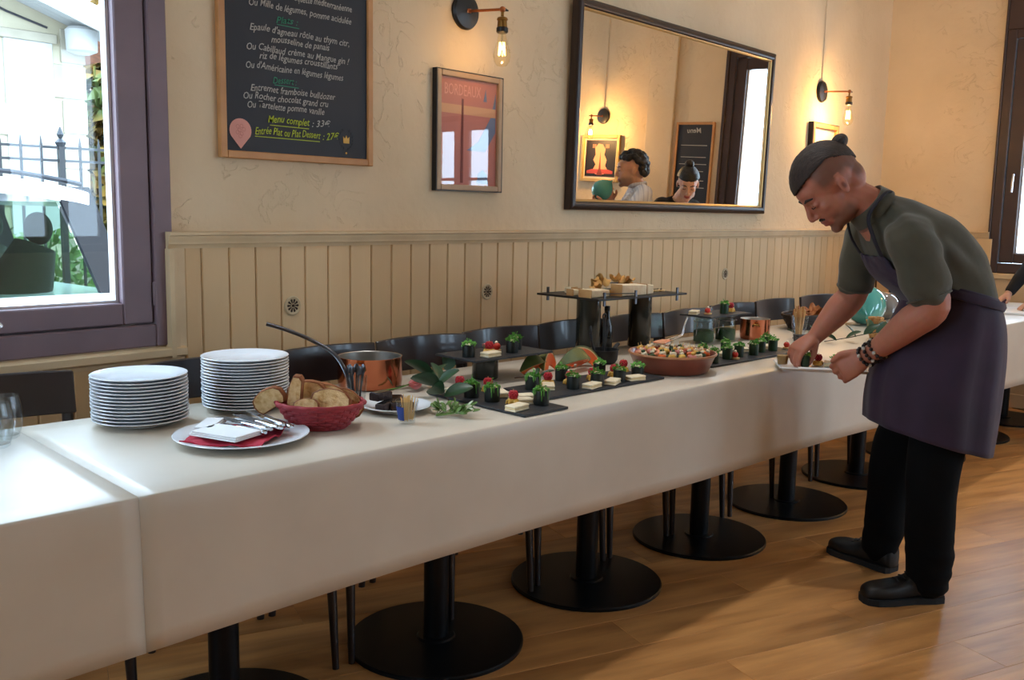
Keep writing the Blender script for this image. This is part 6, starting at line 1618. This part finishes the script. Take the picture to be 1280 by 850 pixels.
# shirt
TR = [(0.150, YC, 0.93, 0.180, 0.128, 0.128), (0.146, YC, 1.03, 0.172, 0.128, 0.122), (0.082, YC, 1.135, 0.180, 0.135, 0.148), (-0.02, YC, 1.218, 0.200, 0.135, 0.142), (-0.092, YC, 1.285, 0.165, 0.095, 0.105), (-0.140, YC, 1.330, 0.085, 0.062, 0.072), (-0.158, YC, 1.348, 0.078, 0.060, 0.066)]
mb = MB(); mb.rings(torso_rings(TR, (0, -1, 0)))
limb(mb, [(-0.05, -0.06, 1.245, 0.085), LS[:2] + (1.235, 0.079), (-0.060, -0.152, 1.165, 0.077), (-0.036, -0.164, 1.085, 0.074)], 20)
limb(mb, [(-0.06, 0.15, 1.25, 0.09), RS[:2] + (1.240, 0.080), (-0.10, 0.262, 1.15, 0.074), (-0.104, 0.276, 1.085, 0.070)], 20)
sh_me = remeshed(mb, 0.0075, 5, 0.5, 'shirt')
displace(sh_me, lambda p: 0.0075 * math.sin(p.x * 46 + p.z * 62 + 4 * noise.noise(p * 5)) * (0.35 + noise.noise(p * 5 + Vector((3, 1, 2)))) + 0.006 * noise.noise(p * 9))   # hanging folds
obj('shirt', sh_me, 'shirt_olive', cook)
# turned collar and sleeve hems
_ax = Vector((-0.80, 0, 0.60)).normalized(); _v = _ax.cross(Vector((0, 1, 0)))
MB().rings([[Vector((-0.150, YC, 1.338)) + _ax * h_ + Vector((0, 1, 0)) * (r_ * math.cos(a)) + _v * (r_ * 0.92 * math.sin(a)) for a in [2 * PI * k / 32 for k in range(32)]] for r_, h_ in ((0.092, -0.012), (0.086, 0.012), (0.080, 0.034), (0.075, 0.034), (0.080, 0.0))], caps=False).build('collar', 'shirt_olive', cook, smooth=60)
def hem_ring(c, d, r, nm, mat):
    d = Vector(d).normalized(); a = d.orthogonal().normalized(); b = d.cross(a)
    return MB().tube([Vector(c) + (a * math.cos(t) + b * math.sin(t)) * r for t in [2 * PI * k / 28 for k in range(29)]], 0.0035, 8, caps=False).build(nm, mat, cook, smooth=70)
hem_ring((-0.030, -0.167, 1.062), (0.07, -0.04, -0.22), 0.067, 'sleeve_hem', 'shirt_olive')
hem_ring((-0.106, 0.283, 1.055), (-0.01, 0.06, -0.2), 0.060, 'sleeve_hem', 'shirt_olive')

# apron: wrapped skirt, bib, neck strap, ties
def skirt_ring(z, cx, hx, hy, slope, ph):
    r = []
    for k in range(56):
        a = 2 * PI * k / 56
        w_ = 1 + 0.026 * ph * math.sin(a * 7 + 1.3) + 0.026 * ph * math.sin(a * 12 + 0.4 + 2 * z)
        x = cx + hx * math.cos(a) * w_
        r.append((x, YC - 0.012 + hy * math.sin(a) * w_, z - slope * (x - cx)))
    return r
sk = [(1.075, 0.138, 0.128, 0.176, 0.25, 0), (1.05, 0.140, 0.138, 0.184, 0.25, 0.2), (0.98, 0.138, 0.162, 0.194, 0.2, 0.4), (0.88, 0.122, 0.188, 0.203, 0.15, 0.7), (0.76, 0.102, 0.205, 0.214, 0.15, 0.9), (0.66, 0.092, 0.206, 0.226, 0.2, 0.9), (0.565, 0.088, 0.200, 0.230, 0.25, 0.9)]
sk = catmull(sk, 4)
o = MB().rings([skirt_ring(*r) for r in sk], caps=False).build('apron_skirt', 'apron_purple', cook, smooth=80)
md = o.modifiers.new('t', 'SOLIDIFY'); md.thickness = 0.004; md.offset = 0
rings = torso_rings([(a, b, c, d + 0.010, e + 0.010, f + 0.010) for a, b, c, d, e, f in TR[:5]], (0, -1, 0), 5, 56)
bib = []
for i, r in enumerate(rings[2:19]):
    u = i / 16; lo = int(4 + 6 * u); hi = 28 - lo
    n_ = 15
    bib.append([r[int(round(lo + (hi - lo) * k / (n_ - 1)))] for k in range(n_)])
o = MB().rings(bib, caps=False, closed=False).build('apron_bib', 'apron_purple', cook, smooth=80)
md = o.modifiers.new('t', 'SOLIDIFY'); md.thickness = 0.006; md.offset = 1
tl, tr_ = bib[-1][0], bib[-1][-1]
for e0, sg in ((tl, -1), (tr_, 1)):
    MB().tube(catmull([tuple(e0), (-0.180, YC + sg * 0.105, 1.245), (-0.195, YC + sg * 0.092, 1.315), (-0.145, YC + sg * 0.086, 1.388), (-0.108, YC + sg * 0.035, 1.392), (-0.104, YC, 1.392)], 5), 0.009, 8, flat=0.5).build('neck_strap', 'apron_strap', cook, smooth=70)
MB().tube([(0.138 + 0.145 * math.cos(a), YC - 0.012 + 0.192 * math.sin(a), 1.052 - 0.035 * math.cos(a)) for a in [2 * PI * k / 40 for k in range(41)]], 0.010, 6, caps=False, flat=1.6).build('apron_tie', 'apron_purple', cook, smooth=70)

# trousers and shoes
mb = MB(); mb.rings(torso_rings([(0.147, YC, 1.0, 0.155, 0.11, 0.11), (0.145, YC, 0.90, 0.165, 0.12, 0.125), (0.135, YC, 0.80, 0.160, 0.11, 0.12)], (0, -1, 0)))
limb(mb, [(0.125, -0.045, 0.86, 0.10), (0.092, -0.075, 0.66, 0.098), (0.064, -0.085, 0.48, 0.086), (0.078, -0.068, 0.28, 0.080), (0.094, -0.052, 0.115, 0.076), (0.096, -0.050, 0.075, 0.074)], 20)
limb(mb, [(0.145, 0.125, 0.86, 0.10), (0.105, 0.165, 0.66, 0.095), (0.060, 0.205, 0.47, 0.084), (0.052, 0.232, 0.28, 0.076), (0.052, 0.252, 0.13, 0.070), (0.050, 0.254, 0.085, 0.068)], 20)
tr_me = remeshed(mb, 0.009, 4, 0.5, 'trousers')
displace(tr_me, lambda p: 0.006 * noise.noise(p * 9) + 0.010 * sm(0.35 - p.z, 0, 0.3) * noise.noise(Vector((p.x * 6, p.y * 6, p.z * 26))))
obj('trousers', tr_me, 'trousers_black', cook)
for hl, to in (((0.150, -0.032, 0.012), (-0.135, -0.070, 0.012)), ((0.085, 0.205, 0.012), (-0.075, 0.430, 0.012))):
    s_ = shoe(MB(), hl, to, 0.095, 0.050).build('shoe', 'shoe_black', cook, smooth=70)
    sole(MB(), (hl[0], hl[1], 0), (to[0], to[1], 0), 0.052, 0.022).build('sole', 'tyre', s_)
    h_, t_ = Vector(hl), Vector(to); d = (t_ - h_).normalized(); l = Vector((0, 0, 1)).cross(d)
    for k in range(3):
        c = h_ + d * (0.125 + 0.022 * k); zz = 0.088 - 0.010 * k
        MB().tube([c + l * 0.022 + Vector((0, 0, zz - 0.006)), c + Vector((0, 0, zz)), c - l * 0.022 + Vector((0, 0, zz - 0.006))], 0.003, 6).build('lace', 'cast_iron', s_)

# bead bracelets on the left wrist
wd_ = (Vector((-0.160, 0.042, 0.818)) - Vector((-0.10, -0.04, 0.90))).normalized()
a_ = wd_.orthogonal().normalized(); b_ = wd_.cross(a_)
for q, (u, nb) in enumerate(((0.25, 15), (0.62, 16), (0.98, 16))):
    c0 = Vector((-0.112, -0.022, 0.882)).lerp(Vector((-0.145, 0.028, 0.836)), u)
    t_ = thing('bead_bracelet', 'dark and pale bead bracelet on the cook\'s left wrist, %s' % ['nearest the elbow', 'middle one', 'nearest the hand'][q], 'bracelet', cook.matrix_world @ c0 if False else (0, 0, 0), 0, 'bead bracelets on the cook\'s wrist')
    Mw = Matrix.Translation((3.26, 1.08, 0)) @ Matrix.Rotation(-0.8453, 4, 'Z')
    t_.location = Mw @ c0; t_.rotation_euler = (0, 0, -0.8453)
    rr = 0.0385 - 0.004 * u
    for k in range(nb):
        t2 = 2 * PI * k / nb
        MB().ellipsoid((a_ * math.cos(t2) + b_ * math.sin(t2)) * rr, (0.0066,) * 3, 10, 7).build('bead', 'bead_light' if (k + q) % 4 == 0 else 'bead_dark', t_, smooth=70)

# tray in the cook's hands, with what he is arranging
Mw = Matrix.Translation((3.26, 1.08, 0)) @ Matrix.Rotation(-0.8453, 4, 'Z')
def LP(x, y, z): return Mw @ Vector((x, y, z))
TRZ = 0.7580
tray_rot = -0.8453 + math.atan2(0.109 - 0.160, -0.066 + 0.398)
tc = LP(-0.232 + 0.015, 0.135 + 0.098, TRZ)
t = thing('serving_tray', 'white rectangular tray the cook is filling', 'tray', tc, tray_rot)
tw, td = 0.336, 0.196
MB().rings([[(sx * (tw / 2 - i), sy * (td / 2 - i), z) for sx, sy in ((-1, -1), (1, -1), (1, 1), (-1, 1))] for i, z in ((0.02, 0.0), (0.014, 0.001), (0.0, 0.012), (0.002, 0.014), (0.006, 0.012), (0.018, 0.004), (0.022, 0.003))]).build('dish', 'porcelain', t, smooth=40)
MB().box((-0.10, -0.099, 0.0125), (0.02, -0.06, 0.0137)).build('paper_liner', 'napkin_white', t)
def tray_pt(x, y): return Matrix.Translation(tc) @ Matrix.Rotation(tray_rot, 4, 'Z') @ Vector((x, y, 0.0045))
def on_tray(proto, x, y, lab, rot=None):
    o = dup(proto, tray_pt(x, y), random.uniform(0, 6) if rot is None else rot, lab); return o
cpos = LP(-0.262, 0.236, 0)
on_tray(protoC, -0.068, 0.008, 'tall cucumber cup held in the cook\'s right hand')
on_tray(protoB, 0.045, -0.005, 'dark canape with bright cress at the middle of the tray')
on_tray(protoB, 0.075, 0.045, 'dark canape with bright cress at the back of the tray')
on_tray(tp_, 0.10, 0.0, 'tomato canape right of the cress on the tray')
on_tray(tp_, 0.115, 0.05, 'tomato canape at the back right of the tray')
on_tray(cp, 0.03, 0.055, 'pale sandwich finger at the back of the tray', 0.4)
on_tray(pr, -0.01, 0.06, 'raspberry on cheese at the back of the tray')
on_tray(pr, 0.06, 0.075, 'raspberry on cheese at the far edge of the tray')
p_ = tray_pt(-0.142, 0.03)
t = thing('sauce_verrine', 'small glass of golden sauce at the left end of the tray', 'glass', p_, 0)
MB().lathe([(0, 0), (0.019, 0), (0.024, 0.045), (0.0226, 0.045), (0.0176, 0.004), (0, 0.004)], 24).build('glass', 'clear_glass', t, smooth=50)
MB().lathe([(0, 0.0045), (0.0172, 0.0048), (0.0212, 0.036), (0, 0.037)], 24).build('sauce', 'sauce', t, smooth=50)

# ---------- two more people, seen in the mirror (one sleeve and hand also directly)
def figure(lab, loc, fdir, J, top_mat, leg_mat, hair_fn, skin, sleeve=1.0, female=False, head_pitch=0.3, head_yaw=0.0, hs=1.0):
    """local x forward, y left, z up."""
    t = thing('person', lab, 'person', loc, math.atan2(fdir[1], fdir[0]))
    hm = Matrix.Translation(J['head']) @ Matrix.Rotation(head_yaw, 4, 'Z') @ Matrix.Rotation(head_pitch, 4, 'Y') @ Matrix.Scale(hs, 4)
    mb = MB(); head_shapes(mb, hm, jaw=0.92 if female else 1.05)
    nb = J['neck']; hd = Vector(J['head'])
    limb(mb, [tuple(hd + Vector((-0.02, 0, -0.04))) + (0.048,), tuple((hd + Vector(nb)) / 2 + Vector((-0.01, 0, -0.01))) + (0.047 if female else 0.055,), tuple(nb) + (0.058,)])
    tr = J['torso']
    mb.rings(torso_rings([(a, b, c, d * 0.88, e * 0.85, f * 0.85) for a, b, c, d, e, f in tr], (0, 1, 0)))
    r = 0.85 if female else 1.0
    for sd, sg in (('l', 1), ('r', -1)):
        S, E, Wr = J[sd + 'sh'], J[sd + 'el'], J[sd + 'wr']
        limb(mb, [S + (0.050 * r,), E + (0.042 * r,), tuple((Vector(E) * 0.6 + Vector(Wr) * 0.4)) + (0.040 * r,), Wr + (0.027 * r,)], 14)
        al, bk, cu, th = J[sd + 'hand']
        hand_shapes(mb, hand_matrix(Wr, al, bk, 1, 0.95 * r + 0.05), cu, -sg, th, 0.8)
    me = remeshed(mb, 0.0055, 4, 0.5, 'body')
    HI = hm.inverted()
    lipc = lin((170, 84, 78)) if female else lin((150, 90, 78)); sk_ = lin(skin); st = lin((92, 70, 60))
    def tint(p):
        q = HI @ p; c = sk_
        if q.length < 0.17:
            if abs(q.z + 0.061) < 0.012 and q.x > 0.078 and abs(q.y) < 0.024: c = lipc
            elif not female: c = mixc(c, st, 0.55 * sm(-q.z, 0.03, 0.06) * sm(q.x, -0.02, 0.02))
        return tuple(c[:3]) + (1.0,)
    paint(me, tint)
    obj('body', me, 'skin', t)
    for sg in (-1, 1):
        MB().tube([(0.095, sg * 0.012, 0.030), (0.094, sg * 0.030, 0.036), (0.080, sg * 0.049, 0.031)], [0.003, 0.004, 0.002], 6).xf(hm).build('eyebrow', 'hair_black', t, smooth=60)
        MB().tube([(0.0915, sg * 0.019, 0.008), (0.0935, sg * 0.031, 0.004), (0.087, sg * 0.043, 0.007)], 0.0022, 5).xf(hm).build('eyelashes', 'hair_black', t)
    hair_fn(t, hm)
    # clothes
    mb = MB(); mb.rings(torso_rings(tr, (0, 1, 0)))
    for sd, sg in (('l', 1), ('r', -1)):
        S, E, Wr = Vector(J[sd + 'sh']), Vector(J[sd + 'el']), Vector(J[sd + 'wr'])
        e2 = E.lerp(Wr, max(0.0, sleeve - 0.06))
        mid = E.lerp(Wr, 0.4)
        limb(mb, [tuple(S.lerp(Vector((tr[-2][0], 0, S.z)), 0.5)) + (0.075 * r,), tuple(S) + (0.066 * r,), tuple(S.lerp(E, 0.6)) + (0.058 * r,), tuple(E) + (0.054 * r,), tuple(mid) + (0.050 * r,), tuple(e2) + (0.040 * r,)], 16)
    sme = remeshed(mb, 0.009, 4, 0.5, 'shirt')
    displace(sme, lambda p: 0.008 * noise.noise(p * 10))
    obj('shirt', sme, top_mat, t)
    mb = MB()
    h = tr[0]
    mb.rings(torso_rings([(h[0], 0, h[2] + 0.02, h[3] * 1.02, h[4], h[5]), (h[0] - 0.01, 0, h[2] - 0.12, h[3] * 1.05, h[4] * 1.05, h[5] * 1.1)], (0, 1, 0)))
    for sg in (1, -1):
        limb(mb, [(h[0] - 0.01, sg * 0.085, h[2] - 0.05, 0.092 * r), (h[0] + 0.01, sg * 0.09, 0.47, 0.066 * r), (h[0] - 0.02, sg * 0.095, 0.09, 0.052 * r)], 16)
    obj('trousers', remeshed(mb, 0.012, 3, 0.5, 'trousers'), leg_mat, t)
    for sg in (1, -1):
        s_ = shoe(MB(), (h[0] - 0.09, sg * 0.095, 0.012), (h[0] + 0.16, sg * 0.12, 0.012), 0.085, 0.044).build('shoe', 'shoe_black', t, smooth=70)
        sole(MB(), (h[0] - 0.09, sg * 0.095, 0), (h[0] + 0.16, sg * 0.12, 0), 0.046, 0.02).build('sole', 'tyre', s_)
    return t
def hair_woman(t, hm):
    cap_mesh('hair', (-0.016, 0, 0.040), (0.106, 0.083, 0.097), lambda p: p.z > 0.068 - 0.25 * max(0, -p.x) * 3.2 - 0.0 and p.x < 0.085 or (p.x < -0.02 and p.z > -0.05), hm, 'hair_black', t, 0.008)
    MB().ellipsoid((-0.055, 0, 0.145), (0.036, 0.036, 0.030), 18, 12).ellipsoid((-0.04, 0, 0.125), (0.03, 0.026, 0.02), 14, 10).xf(hm).build('hair_bun', 'hair_black', t, smooth=80)
def hair_man(t, hm):
    mb = MB(); rnd = random.Random(3)
    for k in range(60):
        a = rnd.uniform(0, 2 * PI); z = rnd.uniform(0.0, 1.0)
        d = Vector((math.cos(a) * math.sqrt(1 - z * z), math.sin(a) * math.sqrt(1 - z * z), z))
        p = Vector((-0.020 + 0.100 * d.x, 0.080 * d.y, 0.045 + 0.095 * d.z))
        if p.x > 0.03 and p.z < 0.098: continue
        mb.ellipsoid(p, (0.028, 0.028, 0.024), 8, 6)
    for k in range(26):
        a = rnd.uniform(PI * 0.5, PI * 1.5); p = Vector((-0.03 + 0.088 * math.cos(a), 0.078 * math.sin(a), rnd.uniform(-0.03, 0.06)))
        if p.x < 0.0: mb.ellipsoid(p, (0.024, 0.022, 0.028), 8, 6)
    mb.xf(hm)
    obj('hair', remeshed(mb, 0.006, 2, 0.5, 'hair'), 'hair_black', t)
flatp = [(0.25, 0.35, 0.2), (0.3, 0.4, 0.25), (0.35, 0.45, 0.3), (0.45, 0.5, 0.3)]
grip = [(0.5, 0.7, 0.4), (0.55, 0.75, 0.4), (0.6, 0.8, 0.45), (0.7, 0.8, 0.45)]
tdir = ((0.75, 0.6, -0.35), (0.95, 0.1, -0.25))
figure('person in black with hair in a bun, leaning over the far table end', (6.76, 1.065, 0), (-0.5, 0.866),
       dict(head=(0.375, 0.0, 1.485), neck=(0.275, 0, 1.375), torso=[(0.0, 0, 0.95, 0.155, 0.105, 0.115), (0.03, 0, 1.05, 0.13, 0.095, 0.095), (0.12, 0, 1.19, 0.15, 0.115, 0.10), (0.20, 0, 1.29, 0.165, 0.085, 0.085), (0.262, 0, 1.355, 0.085, 0.055, 0.06)],
            lsh=(0.215, 0.165, 1.305), lel=(0.33, 0.235, 1.06), lwr=(0.485, 0.165, 0.83), lhand=((0.6, -0.15, -0.35), (0.3, 0.1, 0.95), flatp, tdir),
            rsh=(0.215, -0.165, 1.305), rel=(0.40, -0.235, 1.05), rwr=(0.575, -0.085, 0.845), rhand=((0.75, 0.35, -0.55), (0.45, -0.1, 0.85), grip, tdir)),
       'top_black', 'trousers_black', hair_woman, (206, 160, 138), sleeve=0.98, female=True, head_pitch=0.50, head_yaw=0.42, hs=1.04)
M('pen_body', (40, 60, 130), 0.3)
mp = figure('person with dark curly hair in a pale striped shirt blowing up a balloon', (6.27, 1.10, 0), (-0.72, -0.69),
       dict(head=(0.045, 0.0, 1.565), neck=(-0.015, 0, 1.455), torso=[(-0.03, 0, 0.96, 0.165, 0.11, 0.115), (-0.03, 0, 1.08, 0.155, 0.11, 0.105), (-0.02, 0, 1.24, 0.18, 0.125, 0.11), (-0.03, 0, 1.37, 0.185, 0.09, 0.095), (-0.02, 0, 1.43, 0.10, 0.06, 0.065), (-0.015, 0, 1.455, 0.075, 0.06, 0.062)],
            lsh=(-0.03, 0.195, 1.385), lel=(0.10, 0.235, 1.165), lwr=(0.175, 0.085, 1.325), lhand=((0.35, -0.45, 0.75), (0.2, 0.85, 0.3), grip, tdir),
            rsh=(-0.03, -0.195, 1.385), rel=(0.14, -0.22, 1.185), rwr=(0.245, -0.09, 1.265), rhand=((0.75, 0.35, 0.25), (0.3, -0.6, -0.7), grip, tdir)),
       'shirt_striped', 'jeans', hair_man, (198, 148, 120), sleeve=0.95, head_pitch=0.12, hs=1.08)
# collar of the striped shirt
MB().tube([(-0.012 + 0.068 * math.cos(a), 0.072 * math.sin(a), 1.462 - 0.012 * math.cos(a)) for a in [2 * PI * k / 24 for k in range(25)]], 0.011, 8, caps=False, flat=1.6).build('collar', 'shirt_striped', mp, smooth=70)
Mm = Matrix.Translation((6.27, 1.10, 0)) @ Matrix.Rotation(math.atan2(-0.69, -0.72), 4, 'Z')
b = balloon(0, 0, 0.085, 'balloon_teal', 'green balloon held to the mouth by the person in the striped shirt', 0)
b.location = Mm @ Vector((0.262, 0.005, 1.405))
dirv = (Mm.to_3x3() @ Vector((0.70, 0.0, -0.72))).normalized()
b.rotation_euler = dirv.to_track_quat('Z', 'Y').to_euler()

bpy.data.scenes.remove(WORK)
